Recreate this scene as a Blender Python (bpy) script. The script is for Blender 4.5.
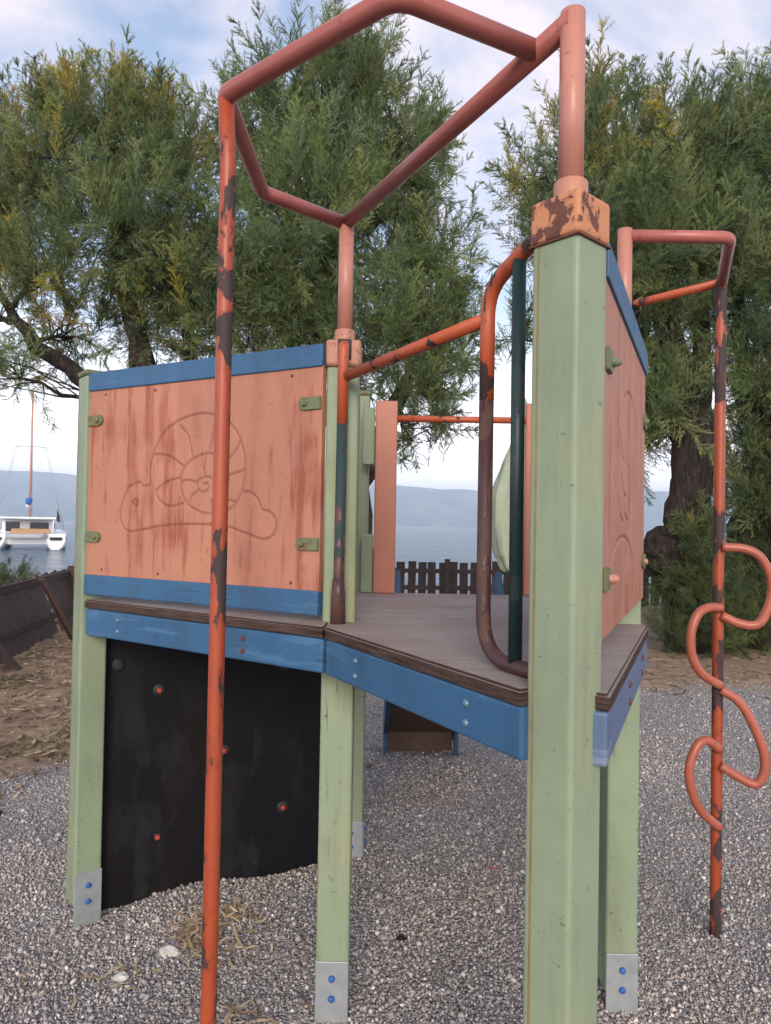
import bpy, bmesh, math, random
import numpy as np
from mathutils import Vector, Matrix, Euler
random.seed(7); RNG = np.random.default_rng(11)
scene = bpy.context.scene
for o in list(bpy.data.objects): bpy.data.objects.remove(o)
C = scene.collection
R = math.radians

# ------------------------------------------------------------------ camera
cam_d = bpy.data.cameras.new('camera'); cam = bpy.data.objects.new('camera', cam_d); C.objects.link(cam)
cam_d.sensor_fit = 'VERTICAL'; cam_d.sensor_height = 24.0; cam_d.lens = 710/1024*24
cam_d.clip_start = 0.05; cam_d.clip_end = 20000
cam.matrix_world = Matrix.Translation((0, 0, 1.5)) @ Matrix.Rotation(R(91.0), 4, 'X') @ Matrix.Rotation(R(1.0), 4, 'Z')
scene.camera = cam

# ------------------------------------------------------------------ world, sun, exposure
SUN_EL, SUN_AZ = 24.0, 182.0          # azimuth clockwise from +Y: low and behind the camera
W = bpy.data.worlds.new('World'); scene.world = W; W.use_nodes = True
nt = W.node_tree; nt.nodes.clear()
def N(t, k, **kw):
    n = t.nodes.new(k)
    for a, b in kw.items(): setattr(n, a, b)
    return n
def ramp(t, stops, interp='LINEAR'):
    n = t.nodes.new('ShaderNodeValToRGB'); n.color_ramp.interpolation = interp
    e = n.color_ramp.elements
    while len(e) < len(stops): e.new(0.5)
    for i, (p, c) in enumerate(stops):
        e[i].position = p; e[i].color = (c, c, c, 1) if isinstance(c, (int, float)) else (*c, 1)
    return n
out = N(nt, 'ShaderNodeOutputWorld'); bg = N(nt, 'ShaderNodeBackground'); bg.inputs[1].default_value = 0.15
sky = N(nt, 'ShaderNodeTexSky'); sky.sky_type = 'NISHITA'; sky.sun_disc = False
sky.sun_elevation = R(SUN_EL); sky.sun_rotation = R(SUN_AZ); sky.air_density = 1.2; sky.dust_density = 1.5; sky.ozone_density = 2.0
tc = N(nt, 'ShaderNodeTexCoord'); sep = N(nt, 'ShaderNodeSeparateXYZ'); nt.links.new(tc.outputs['Generated'], sep.inputs[0])
# clouds: project the direction onto a flat layer so they flatten towards the horizon
mx = N(nt, 'ShaderNodeMath', operation='MAXIMUM'); nt.links.new(sep.outputs[2], mx.inputs[0]); mx.inputs[1].default_value = 0.0
ad = N(nt, 'ShaderNodeMath', operation='ADD'); nt.links.new(mx.outputs[0], ad.inputs[0]); ad.inputs[1].default_value = 0.22
dv = N(nt, 'ShaderNodeVectorMath', operation='DIVIDE'); nt.links.new(tc.outputs['Generated'], dv.inputs[0]); nt.links.new(ad.outputs[0], dv.inputs[1])
mp = N(nt, 'ShaderNodeMapping'); nt.links.new(dv.outputs[0], mp.inputs[0]); mp.inputs['Location'].default_value = (1.35, 0.4, 0.0)
nz = N(nt, 'ShaderNodeTexNoise'); nz.inputs['Scale'].default_value = 2.3; nz.inputs['Detail'].default_value = 9; nz.inputs['Roughness'].default_value = 0.58; nz.inputs['Distortion'].default_value = 0.5
nt.links.new(mp.outputs[0], nz.inputs['Vector'])
cr = ramp(nt, [(0.46, 0.13), (0.64, 1.0)]); nt.links.new(nz.outputs['Fac'], cr.inputs[0])
# thicker bank of pale cloud low over the water
hz = ramp(nt, [(0.0, 1.0), (0.13, 0.9), (0.34, 0.0)]); nt.links.new(mx.outputs[0], hz.inputs[0])
mm = N(nt, 'ShaderNodeMath', operation='MAXIMUM'); nt.links.new(cr.outputs[0], mm.inputs[0]); nt.links.new(hz.outputs[0], mm.inputs[1])
mix = N(nt, 'ShaderNodeMixRGB'); nt.links.new(mm.outputs[0], mix.inputs[0]); nt.links.new(sky.outputs[0], mix.inputs[1])
hc = N(nt, 'ShaderNodeMixRGB'); nt.links.new(hz.outputs[0], hc.inputs[0]); hc.inputs[1].default_value = (4.5, 4.1, 4.35, 1); hc.inputs[2].default_value = (13.0, 12.2, 12.8, 1)
nt.links.new(hc.outputs[0], mix.inputs[2])
nt.links.new(mix.outputs[0], bg.inputs[0]); nt.links.new(bg.outputs[0], out.inputs[0])

sun_d = bpy.data.lights.new('sun', 'SUN'); sun = bpy.data.objects.new('sun', sun_d); C.objects.link(sun)
sun_d.energy = 1.6; sun_d.angle = R(25); sun_d.color = (1.0, 0.87, 0.72)
sd = Vector((math.sin(R(SUN_AZ))*math.cos(R(SUN_EL)), math.cos(R(SUN_AZ))*math.cos(R(SUN_EL)), math.sin(R(SUN_EL))))
sun.rotation_euler = (-sd).to_track_quat('-Z', 'Y').to_euler()
vs = scene.view_settings; vs.view_transform = 'Standard'; vs.look = 'None'; vs.gamma = 1.0; vs.use_curve_mapping = False
vs.exposure = 0.68
scene.cycles.max_bounces = 8; scene.cycles.transparent_max_bounces = 8; scene.cycles.volume_bounces = 3

# ------------------------------------------------------------------ materials
def new_mat(name, rough=0.6, spec=0.4):
    m = bpy.data.materials.new(name); m.use_nodes = True
    t = m.node_tree; b = t.nodes['Principled BSDF']
    b.inputs['Roughness'].default_value = rough; b.inputs['Specular IOR Level'].default_value = spec
    return m, t, b
def coords(t, scale=(1, 1, 1)):
    tcn = N(t, 'ShaderNodeTexCoord'); mpn = N(t, 'ShaderNodeMapping'); mpn.inputs['Scale'].default_value = scale
    t.links.new(tcn.outputs['Object'], mpn.inputs[0]); return mpn.outputs[0]
def noise(t, vec, scale, detail=6, rough=0.6, dist=0.0):
    n = N(t, 'ShaderNodeTexNoise'); n.inputs['Scale'].default_value = scale; n.inputs['Detail'].default_value = detail
    n.inputs['Roughness'].default_value = rough; n.inputs['Distortion'].default_value = dist
    t.links.new(vec, n.inputs['Vector']); return n.outputs['Fac']
def mixc(t, fac, a, b, mode='MIX'):
    n = N(t, 'ShaderNodeMixRGB'); n.blend_type = mode
    for s, v in ((n.inputs[0], fac), (n.inputs[1], a), (n.inputs[2], b)):
        if hasattr(v, 'links'): t.links.new(v, s)
        elif isinstance(v, (int, float)): s.default_value = v
        else: s.default_value = (*v, 1)
    return n.outputs[0]
def bump(t, b, h, strength=0.3, dist=0.01):
    n = N(t, 'ShaderNodeBump'); n.inputs['Strength'].default_value = strength; n.inputs['Distance'].default_value = dist
    t.links.new(h, n.inputs['Height']); t.links.new(n.outputs[0], b.inputs['Normal']); return n
def mathn(t, op, a, b=0.0):
    n = N(t, 'ShaderNodeMath', operation=op)
    for s, v in ((n.inputs[0], a), (n.inputs[1], b)):
        if hasattr(v, 'links'): t.links.new(v, s)
        else: s.default_value = v
    return n.outputs[0]

def painted(name, base, worn, stain, amount=0.62, stretch=(1, 1, 0.12), rough=0.5, wscale=14, groove=False, grime=0.35, soft=0.09, cracks=None):
    """Weathered paint: blotchy base, streaks of worn paint along the grain, small scratches and dirt."""
    m, t, b = new_mat(name, rough, 0.35)
    v = coords(t); vs_ = coords(t, stretch)
    n1 = noise(t, v, 3.5, 5); r1 = ramp(t, [(0.3, 0.0), (0.75, 1.0)]); t.links.new(n1, r1.inputs[0])
    c = mixc(t, r1.outputs[0], [x*0.86 for x in base], [min(1, x*1.10) for x in base])
    n2 = noise(t, vs_, wscale, 8, 0.68, 0.3); n3 = noise(t, v, 2.6, 3)
    s = mathn(t, 'ADD', n2, mathn(t, 'MULTIPLY', mathn(t, 'SUBTRACT', n3, 0.5), 0.6))
    r2 = ramp(t, [(amount, 0.0), (amount+soft, 0.85)]); t.links.new(s, r2.inputs[0])
    c = mixc(t, r2.outputs[0], c, worn)
    n4 = noise(t, v, 46, 6, 0.7, 0.8); r4 = ramp(t, [(0.635, 0.0), (0.665, 0.85)]); t.links.new(n4, r4.inputs[0])
    c = mixc(t, r4.outputs[0], c, stain)
    n5 = noise(t, coords(t, (1.5, 1.5, 0.25)), 5, 6, 0.6); r5 = ramp(t, [(0.52, 0.0), (0.8, grime)]); t.links.new(n5, r5.inputs[0])
    c = mixc(t, r5.outputs[0], c, stain)
    if cracks:
        nc = noise(t, coords(t, cracks), 38, 2, 0.5, 0.1); band = mathn(t, 'ABSOLUTE', mathn(t, 'SUBTRACT', nc, 0.5))
        rc = ramp(t, [(0.0, 1.0), (0.006, 0.8), (0.012, 0.0)]); t.links.new(band, rc.inputs[0])
        gate = ramp(t, [(0.56, 0.0), (0.60, 1.0)]); t.links.new(noise(t, coords(t, (1, 1, 0.5)), 4.5, 3), gate.inputs[0])
        c = mixc(t, mathn(t, 'MULTIPLY', mathn(t, 'MULTIPLY', rc.outputs[0], gate.outputs[0]), 0.8), c, stain)
    if groove:
        a = N(t, 'ShaderNodeAttribute'); a.attribute_name = 'groove'
        c = mixc(t, mathn(t, 'MULTIPLY', a.outputs['Fac'], 0.55), c, [x*0.45 for x in worn])
    t.links.new(c, b.inputs['Base Color'])
    rr = ramp(t, [(0, rough-0.08), (1, min(1, rough+0.25))]); t.links.new(r2.outputs[0], rr.inputs[0]); t.links.new(rr.outputs[0], b.inputs['Roughness'])
    bump(t, b, mathn(t, 'SUBTRACT', mathn(t, 'MULTIPLY', n2, 0.5), r2.outputs[0]), 0.25, 0.0025)
    return m
def flaky(name, paint, under, amount=0.58, scale=15, stretch=(1, 1, 0.45), under2=None, rough=0.45):
    """Gloss paint flaking off steel, with sharp-edged patches and pin-prick chips."""
    m, t, b = new_mat(name, rough, 0.5)
    v = coords(t); vz = coords(t, stretch)
    n1 = noise(t, v, 6, 5); c = mixc(t, n1, [x*0.85 for x in paint], [min(1, x*1.12) for x in paint])
    f = noise(t, vz, scale, 6, 0.62, 0.35); big = noise(t, coords(t, (1, 1, 0.8)), 3.3, 2)
    s = mathn(t, 'ADD', f, mathn(t, 'MULTIPLY', mathn(t, 'SUBTRACT', big, 0.5), 0.7))
    r = ramp(t, [(amount, 0.0), (amount+0.012, 1.0)]); t.links.new(s, r.inputs[0])
    pin = noise(t, v, 70, 4, 0.6); rp = ramp(t, [(0.68, 0.0), (0.70, 1.0)]); t.links.new(pin, rp.inputs[0])
    msk = mathn(t, 'MAXIMUM', r.outputs[0], rp.outputs[0])
    u2 = under2 or [x*0.5 for x in under]
    uc = mixc(t, noise(t, v, 30, 5), under, u2)
    halo = ramp(t, [(amount-0.05, 0.0), (amount, 0.55)]); t.links.new(s, halo.inputs[0])
    c = mixc(t, halo.outputs[0], c, [paint[0]*0.62, paint[1]*0.55, paint[2]*0.6])
    c = mixc(t, msk, c, uc)
    t.links.new(c, b.inputs['Base Color'])
    rr = ramp(t, [(0, rough), (1, 0.75)]); t.links.new(msk, rr.inputs[0]); t.links.new(rr.outputs[0], b.inputs['Roughness'])
    bump(t, b, mathn(t, 'SUBTRACT', mathn(t, 'MULTIPLY', pin, 0.15), msk), 0.6, 0.002)
    return m
def simple(name, col, rough=0.6, var=0.15, scale=12, bumpk=0.15, metal=0.0, spec=0.4, bd=0.004):
    m, t, b = new_mat(name, rough, spec); v = coords(t)
    n = noise(t, v, scale, 6); t.links.new(mixc(t, n, [x*(1-var) for x in col], [min(1, x*(1+var)) for x in col]), b.inputs['Base Color'])
    b.inputs['Metallic'].default_value = metal
    if bumpk: bump(t, b, noise(t, v, scale*3, 6), bumpk, bd)
    return m
M = {}
M['green'] = painted('green_post_paint', (0.212, 0.262, 0.172), (0.262, 0.278, 0.170), (0.085, 0.080, 0.040), 0.56, (1, 1, 0.03), 0.6, 10, grime=0.6, soft=0.12, cracks=(1, 1, 0.02))
M['green2'] = painted('olive_clip_paint', (0.125, 0.150, 0.078), (0.15, 0.095, 0.045), (0.055, 0.035, 0.02), 0.52, (1, 1, 1), 0.6, 34, grime=0.7)
M['peach'] = painted('peach_panel_paint', (0.385, 0.165, 0.105), (0.250, 0.070, 0.042), (0.19, 0.06, 0.04), 0.55, (1, 1, 0.09), 0.62, 28, groove=True, grime=0.55, soft=0.13)
M['peachpost'] = painted('salmon_board_paint', (0.4032, 0.1512, 0.1008), (0.4320, 0.2016, 0.1440), (0.2160, 0.0648, 0.0432), 0.7, (1, 1, 0.1), 0.5, cracks=(1, 1, 0.03))
M['blue'] = painted('blue_beam_paint', (0.0302, 0.0953, 0.1901), (0.0540, 0.1368, 0.2520), (0.0252, 0.0396, 0.0576), 0.575, (0.25, 0.25, 1.6), 0.55, 16, grime=0.5, cracks=(0.05, 0.05, 1.6))
M['bluegrey'] = painted('faded_blue_beam_paint', (0.0864, 0.1368, 0.2376), (0.1728, 0.2016, 0.2736), (0.0576, 0.0648, 0.0864), 0.56, (0.1440, 0.1440, 1.1520), 0.55, 14)
M['rust_orange'] = flaky('rusty_orange_cap', (0.44, 0.185, 0.085), (0.17, 0.055, 0.032), 0.575, 30, (1, 1, 0.8), under2=(0.035, 0.018, 0.018), rough=0.65)
M['peachcap'] = painted('peach_cap_paint', (0.40, 0.18, 0.12), (0.20, 0.06, 0.036), (0.08, 0.03, 0.02), 0.56, (1, 1, 0.7), 0.55, 24, grime=0.7)
M['pipepeach'] = painted('peach_pipe_paint', (0.4118, 0.1774, 0.1325), (0.3444, 0.1290, 0.0911), (0.2160, 0.0720, 0.0504), 0.72, (1, 1, 0.2), 0.42, 14, grime=0.3)
M['pipered'] = painted('faded_red_pipe_paint', (0.3290, 0.0994, 0.0790), (0.3629, 0.1310, 0.1030), (0.0864, 0.0252, 0.0216), 0.72, (1, 1, 1), 0.40, 18, grime=0.3)
M['orange'] = flaky('flaking_orange_paint', (0.300, 0.052, 0.0165), (0.050, 0.027, 0.028), 0.53, 12)
M['orange2'] = flaky('chipped_orange_paint', (0.3960, 0.0756, 0.0252), (0.0432, 0.0252, 0.0252), 0.57, 17)
M['rung'] = painted('faded_coral_rung_paint', (0.3456, 0.0972, 0.0612), (0.3960, 0.1728, 0.1296), (0.1440, 0.0432, 0.0324), 0.62, (1, 1, 1), 0.42, 9, grime=0.3)
M['orange3'] = flaky('orange_paint_over_brown_steel', (0.3816, 0.0720, 0.0252), (0.0612, 0.0252, 0.0216), 0.475, 11, under2=(0.0216, 0.0216, 0.0216))
M['darkbar'] = flaky('dark_green_bar_paint', (0.0072, 0.0270, 0.0273), (0.0180, 0.0132, 0.0130), 0.58, 13, under2=(0.0120, 0.0540, 0.0520))
M['brownbar'] = flaky('brown_bare_bar', (0.0540, 0.0218, 0.0202), (0.0144, 0.0306, 0.0324), 0.585, 12, under2=(0.1224, 0.0340, 0.0216))
M['seam'] = simple('brown_edge_seam', (0.20, 0.155, 0.07), 0.8, 0.6, 14, 0.1)
M['grab'] = flaky('brown_and_green_grab_bar', (0.085, 0.034, 0.028), (0.010, 0.022, 0.024), 0.575, 13, under2=(0.02, 0.05, 0.05))
M['galv'] = simple('galvanised_steel', (0.3024, 0.3226, 0.3326), 0.48, 0.3, 22, 0.12, 0.35)
M['bolt'] = simple('blue_bolt_cap', (0.0216, 0.0936, 0.3024), 0.4, 0.3, 60, 0.1)
M['lbolt'] = simple('zinc_bolt_head', (0.1152, 0.1944, 0.2592), 0.4, 0.4, 60, 0.1, 0.4)
M['peachbolt'] = simple('peach_bolt_cap', (0.3960, 0.1800, 0.1296), 0.4, 0.2, 60)
M['rustbolt'] = simple('rusty_screw', (0.10, 0.035, 0.02), 0.8, 0.4, 80)
M['redbolt'] = simple('red_bolt_cap', (0.36, 0.035, 0.03), 0.55, 0.2, 60)
M['darkring'] = simple('dark_ring', (0.012, 0.012, 0.014), 0.6, 0.3, 40)
M['black'] = painted('black_wall_paint', (0.006, 0.006, 0.0075), (0.0155, 0.015, 0.0175), (0.013, 0.008, 0.006), 0.54, (1, 1, 0.35), 0.6, 7, grime=0.8, soft=0.16)
M['darkwood'] = simple('dark_brown_stained_wood', (0.044, 0.024, 0.019), 0.75, 0.4, 26, 0.4)
M['oldwood'] = simple('blackened_fence_wood', (0.022, 0.015, 0.015), 0.8, 0.4, 26, 0.4)
M['greywood'] = simple('grey_weathered_wood', (0.20, 0.17, 0.15), 0.8, 0.3, 30, 0.4)
M['slide_under'] = simple('brown_plywood_underside', (0.085, 0.050, 0.035), 0.7, 0.4, 12, 0.2)
M['slide_blue'] = simple('dark_blue_slide_board', (0.018, 0.055, 0.11), 0.5, 0.3, 12)
M['steel'] = simple('slide_steel', (0.5, 0.5, 0.5), 0.3, 0.1, 12, 0.05, 0.9)
M['black'].node_tree.nodes['Principled BSDF'].inputs['Specular IOR Level'].default_value = 0.12
def deck_mat():
    m, t, b = new_mat('worn_plywood_deck', 0.72, 0.3)
    v = coords(t); g = coords(t, (2.2, 9, 9))
    n1 = noise(t, g, 3.0, 9, 0.65, 0.4); n2 = noise(t, v, 2.2, 5); n3 = noise(t, v, 38, 6, 0.7)
    r1 = ramp(t, [(0.3, (0.220, 0.178, 0.168)), (0.55, (0.280, 0.232, 0.220)), (0.8, (0.345, 0.292, 0.275))]); t.links.new(n1, r1.inputs[0])
    r2 = ramp(t, [(0.42, 0.0), (0.68, 0.65)]); t.links.new(n2, r2.inputs[0])
    c = mixc(t, r2.outputs[0], r1.outputs[0], (0.20, 0.115, 0.085))
    r3 = ramp(t, [(0.66, 0.0), (0.71, 0.9)]); t.links.new(n3, r3.inputs[0]); c = mixc(t, r3.outputs[0], c, (0.05, 0.035, 0.03))
    t.links.new(c, b.inputs['Base Color']); bump(t, b, mathn(t, 'ADD', n1, mathn(t, 'MULTIPLY', n3, 0.4)), 0.35, 0.004); return m
M['deck'] = deck_mat()
def deck_edge_mat():
    m, t, b = new_mat('splintered_deck_edge', 0.85, 0.2)
    n = noise(t, coords(t, (3, 3, 60)), 3.0, 8, 0.7, 0.5); r = ramp(t, [(0.35, (0.022, 0.013, 0.011)), (0.6, (0.085, 0.052, 0.042)), (0.8, (0.19, 0.135, 0.11))]); t.links.new(n, r.inputs[0])
    t.links.new(r.outputs[0], b.inputs['Base Color']); bump(t, b, n, 0.8, 0.006); return m
M['deckedge'] = deck_edge_mat()

# ------------------------------------------------------------------ mesh helpers
def link(name, me, mat=None, parent=None, loc=None):
    o = bpy.data.objects.new(name, me); C.objects.link(o)
    if mat: me.materials.append(mat)
    if parent is not None: o.parent = parent
    if loc is not None: o.location = loc
    return o
def thing(name, label, cat, loc=(0, 0, 0), rz=0.0, group=None):
    o = bpy.data.objects.new(name, None); C.objects.link(o); o.location = loc; o.rotation_euler.z = rz
    o.empty_display_size = 0.2
    o['label'] = label; o['category'] = cat
    if group: o['group'] = group
    return o
def tag(o, label, cat, group=None, kind=None):
    if label: o['label'] = label
    if cat: o['category'] = cat
    if group: o['group'] = group
    if kind: o['kind'] = kind
    return o
def finish(bm, name, mat, parent=None, off=(0, 0, 0), smooth=False):
    """bm holds coordinates in the scene; off is subtracted so that the mesh sits in its parent's frame"""
    if any(off): bmesh.ops.translate(bm, verts=bm.verts, vec=[-x for x in off])
    bmesh.ops.recalc_face_normals(bm, faces=bm.faces)
    me = bpy.data.meshes.new(name); bm.to_mesh(me); bm.free()
    if smooth:
        for p in me.polygons: p.use_smooth = True
    return link(name, me, mat, parent)
def add_box(bm, size, mtx, bev=0.004, seg=2):
    r = bmesh.ops.create_cube(bm, size=1.0); vs_ = r['verts']
    bmesh.ops.scale(bm, vec=size, verts=vs_)
    es = list({e for v in vs_ for e in v.link_edges})
    if bev > 0:
        rr = bmesh.ops.bevel(bm, geom=es, offset=bev, segments=seg, profile=0.5, affect='EDGES', clamp_overlap=True)
        vs_ = list({v for f in rr['faces'] for v in f.verts} | {v for v in vs_ if v.is_valid})
    bmesh.ops.transform(bm, matrix=mtx, verts=vs_)
def bar_mtx(a, b, z0, z1):
    """box standing on the ground line a-b: local x along it, z up"""
    a = Vector((*a, 0)); b = Vector((*b, 0)); d = (b-a).normalized(); n = Vector((-d.y, d.x, 0))
    m = Matrix((d, n, Vector((0, 0, 1)))).transposed().to_4x4(); c = (a+b)/2; m.translation = (c.x, c.y, (z0+z1)/2)
    return m, (b-a).length
def add_bar(bm, a, b, z0, z1, th, bev=0.004, shift=0.0):
    m, L = bar_mtx(a, b, z0, z1); m = m @ Matrix.Translation((0, shift, 0)); add_box(bm, (L, th, z1-z0), m, bev)
def fillet(pts, r, n=6):
    pts = [Vector(p) for p in pts]; res = [pts[0]]
    for i in range(1, len(pts)-1):
        p, a, b = pts[i], pts[i-1], pts[i+1]
        da, db = (a-p), (b-p); rr = r[i] if isinstance(r, (list, tuple)) else r
        ang = da.angle(db); k = min(rr/max(math.tan(ang/2), 1e-3), da.length*0.49, db.length*0.49)
        s, e = p+da.normalized()*k, p+db.normalized()*k
        for j in range(n+1):
            u = j/n; res.append((s*(1-u)**2+p*2*u*(1-u)+e*u*u))
    res.append(pts[-1]); return res
def add_tube(bm, pts, rad, seg=16, cap=True):
    pts = [Vector(p) for p in pts]; n = len(pts)
    rads = rad if isinstance(rad, (list, tuple)) else [rad]*n
    t0 = (pts[1]-pts[0]).normalized(); ref = Vector((0, 0, 1)) if abs(t0.z) < 0.9 else Vector((1, 0, 0))
    u = t0.cross(ref).normalized(); rings = []
    for i in range(n):
        t = ((pts[min(i+1, n-1)]-pts[i]).normalized()+(pts[i]-pts[max(i-1, 0)]).normalized())
        t = t.normalized() if t.length > 1e-6 else t0
        u = (u-t*u.dot(t)).normalized(); w = t.cross(u)
        rings.append([bm.verts.new(pts[i]+(u*math.cos(2*math.pi*k/seg)+w*math.sin(2*math.pi*k/seg))*rads[i]) for k in range(seg)])
    for i in range(n-1):
        for k in range(seg):
            f = bm.faces.new((rings[i][k], rings[i][(k+1) % seg], rings[i+1][(k+1) % seg], rings[i+1][k])); f.smooth = True
    if cap:
        bm.faces.new(rings[0][::-1]); bm.faces.new(rings[-1])
def tube(name, pts, rad, mat, parent, off, seg=16):
    bm = bmesh.new(); add_tube(bm, pts, rad, seg); return finish(bm, name, mat, parent, off)
def add_prism(bm, poly, z0, z1):
    lo = [bm.verts.new((x, y, z0)) for x, y in poly]; hi = [bm.verts.new((x, y, z1)) for x, y in poly]; n = len(poly)
    bm.faces.new(lo[::-1]); bm.faces.new(hi)
    for i in range(n): bm.faces.new((lo[i], lo[(i+1) % n], hi[(i+1) % n], hi[i]))
def add_dome(bm, p, nrm, r, h, seg=12):
    """bolt head: low dome on a surface at p facing nrm"""
    nrm = Vector(nrm).normalized(); q = nrm.to_track_quat('Z', 'Y'); p = Vector(p); prev = None
    for j, (k, z) in enumerate(((1.0, -0.2), (1.0, 0.25), (0.8, 0.7), (0.45, 0.95))):
        ring = [bm.verts.new(p+q@Vector((r*k*math.cos(2*math.pi*i/seg), r*k*math.sin(2*math.pi*i/seg), h*z))) for i in range(seg)]
        if prev:
            for i in range(seg):
                f = bm.faces.new((prev[i], prev[(i+1) % seg], ring[(i+1) % seg], ring[i])); f.smooth = True
        prev = ring
    bm.faces.new(prev)
def bolt(name, p, nrm, r, h, mat, parent, off):
    bm = bmesh.new(); add_dome(bm, p, nrm, r, h); return finish(bm, name, mat, parent, off)
def np_mesh(name, V, F, mat, parent=None, smooth=False, attrs=None, loc=None):
    """V (n,3), F (m,k) numpy"""
    me = bpy.data.meshes.new(name); k = F.shape[1]
    me.vertices.add(len(V)); me.vertices.foreach_set('co', np.ascontiguousarray(V, np.float32).ravel())
    me.loops.add(F.size); me.loops.foreach_set('vertex_index', np.ascontiguousarray(F, np.int32).ravel())
    me.polygons.add(len(F)); me.polygons.foreach_set('loop_start', np.arange(0, F.size, k, dtype=np.int32))
    if smooth: me.polygons.foreach_set('use_smooth', np.ones(len(F), bool))
    me.update(calc_edges=True)
    for nm, a in (attrs or {}).items():
        if a.ndim == 1:
            at = me.attributes.new(nm, 'FLOAT', 'POINT'); at.data.foreach_set('value', a.astype(np.float32))
        else:
            at = me.attributes.new(nm, 'FLOAT_COLOR', 'POINT'); at.data.foreach_set('color', np.c_[a, np.ones(len(a))].astype(np.float32).ravel())
    return link(name, me, mat, parent, loc)

# ------------------------------------------------------------------ ground, sea, hills, haze
def sstep(a, b, x):
    t = np.clip((x-a)/(b-a), 0, 1); return t*t*(3-2*t)
FA, FB = np.array([-3.72, 7.1]), np.array([-4.45, 10.9])    # foot of the leaning fence
def shore_out(x, y):
    d1 = y-14.2
    t = (FB-FA)/np.linalg.norm(FB-FA); nrm = np.array([-t[1], t[0]])
    d2 = (x-FA[0])*nrm[0]+(y-FA[1])*nrm[1]-0.35
    return np.maximum(d1, d2)
def gz(x, y):
    x = np.asarray(x, float); y = np.asarray(y, float)
    z = 0.012*np.sin(2.1*x+0.7)*np.cos(1.7*y)+0.008*np.sin(5.3*x-3.1*y)+0.006*np.cos(8.1*y+4.2*x)
    z = z+0.03*np.exp(-((x+0.75)**2/0.12+(y-2.85)**2/0.05))-0.03*np.exp(-((x+1.1)**2/0.05+(y-2.7)**2/0.05))
    for mx_, my_ in ((-1.13, 2.73), (-0.14, 2.22), (0.76, 2.29), (-0.13, 3.23), (0.845, 3.26), (-0.368, 1.57), (1.25, 2.66)):
        z = z+0.022*np.exp(-((x-mx_)**2+(y-my_)**2)/0.012)-0.012*np.exp(-((x-mx_)**2+(y-my_)**2)/0.09)
    z = z+0.006*np.sin(9.7*x+2.2*np.sin(4.1*y))*np.sin(8.3*y+1.7*np.sin(3.3*x))
    return z*np.exp(-np.maximum(np.hypot(x, y)-8, 0)/6)-2.6*sstep(0.2, 3.4, shore_out(x, y))
def ground_mat():
    m, t, b = new_mat('gravel_and_dry_earth', 0.9, 0.15)
    v = coords(t)
    vo = N(t, 'ShaderNodeTexVoronoi'); vo.inputs['Scale'].default_value = 95; vo.inputs['Randomness'].default_value = 1.0; t.links.new(v, vo.inputs['Vector'])
    rg = ramp(t, [(0.0, (0.13, 0.12, 0.12)), (0.35, (0.28, 0.255, 0.255)), (0.7, (0.40, 0.37, 0.36)), (0.93, (0.48, 0.45, 0.43)), (1.0, (0.62, 0.60, 0.58))])
    sx = N(t, 'ShaderNodeSeparateColor'); t.links.new(vo.outputs['Color'], sx.inputs[0]); t.links.new(sx.outputs[0], rg.inputs[0])
    gapr = ramp(t, [(0.25, 0.0), (0.75, 0.75)]); t.links.new(mathn(t, 'MULTIPLY', vo.outputs['Distance'], 1.0), gapr.inputs[0])
    grav = mixc(t, gapr.outputs[0], rg.outputs[0], (0.14, 0.125, 0.122))
    # earth with dry straw
    ne = noise(t, v, 9, 9, 0.72, 0.6); re = ramp(t, [(0.3, (0.13, 0.088, 0.06)), (0.5, (0.25, 0.175, 0.12)), (0.7, (0.40, 0.30, 0.205))]); t.links.new(ne, re.inputs[0])
    nf = noise(t, coords(t, (3, 14, 1)), 9, 6, 0.7, 1.5); rf = ramp(t, [(0.60, 0.0), (0.66, 0.8)]); t.links.new(nf, rf.inputs[0])
    earth = mixc(t, rf.outputs[0], re.outputs[0], (0.40, 0.31, 0.20))
    a = N(t, 'ShaderNodeAttribute'); a.attribute_name = 'earth'
    nb = noise(t, v, 2.3, 8, 0.68); nb2 = noise(t, v, 22, 5, 0.7)
    k = mathn(t, 'ADD', mathn(t, 'ADD', a.outputs['Fac'], mathn(t, 'MULTIPLY', mathn(t, 'SUBTRACT', nb, 0.5), 0.9)), mathn(t, 'MULTIPLY', mathn(t, 'SUBTRACT', nb2, 0.5), 0.6))
    rk = ramp(t, [(0.42, 0.0), (0.62, 1.0)]); t.links.new(k, rk.inputs[0])
    t.links.new(mixc(t, rk.outputs[0], grav, earth), b.inputs['Base Color'])
    h = mixc(t, rk.outputs[0], mathn(t, 'SUBTRACT', 1.0, vo.outputs['Distance']), ne)
    bump(t, b, h, 0.9, 0.012); return m
def earth_mask(x, y):
    e = sstep(-1.2, 1.2, y-6.2-0.16*np.maximum(x, 0)+0.0*x)             # far side, round the trees
    e2 = sstep(-0.5, 0.6, (y-3.9)-(x+2.2)*1.1)*(x < 0)                   # leaf-strewn patch on the left
    return np.maximum(e, e2)
def graded(lo, hi, c0, c1, fine, coarse):
    a = [lo]; 
    while a[-1] < hi: a.append(a[-1]+(fine if c0 < a[-1] < c1 else coarse))
    return np.array(a)
gx = graded(-60, 60, -5, 6, 0.06, 1.2); gy = graded(-40, 22, 0.5, 17, 0.06, 1.2)
X, Y = np.meshgrid(gx, gy); Zg = gz(X, Y)
nx, ny = len(gx), len(gy); idx = np.arange(nx*ny).reshape(ny, nx)
F = np.stack([idx[:-1, :-1], idx[:-1, 1:], idx[1:, 1:], idx[1:, :-1]], -1).reshape(-1, 4)
ground = np_mesh('ground', np.stack([X, Y, Zg], -1).reshape(-1, 3), F, ground_mat(), smooth=True, attrs={'earth': earth_mask(X, Y).ravel()})
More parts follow.
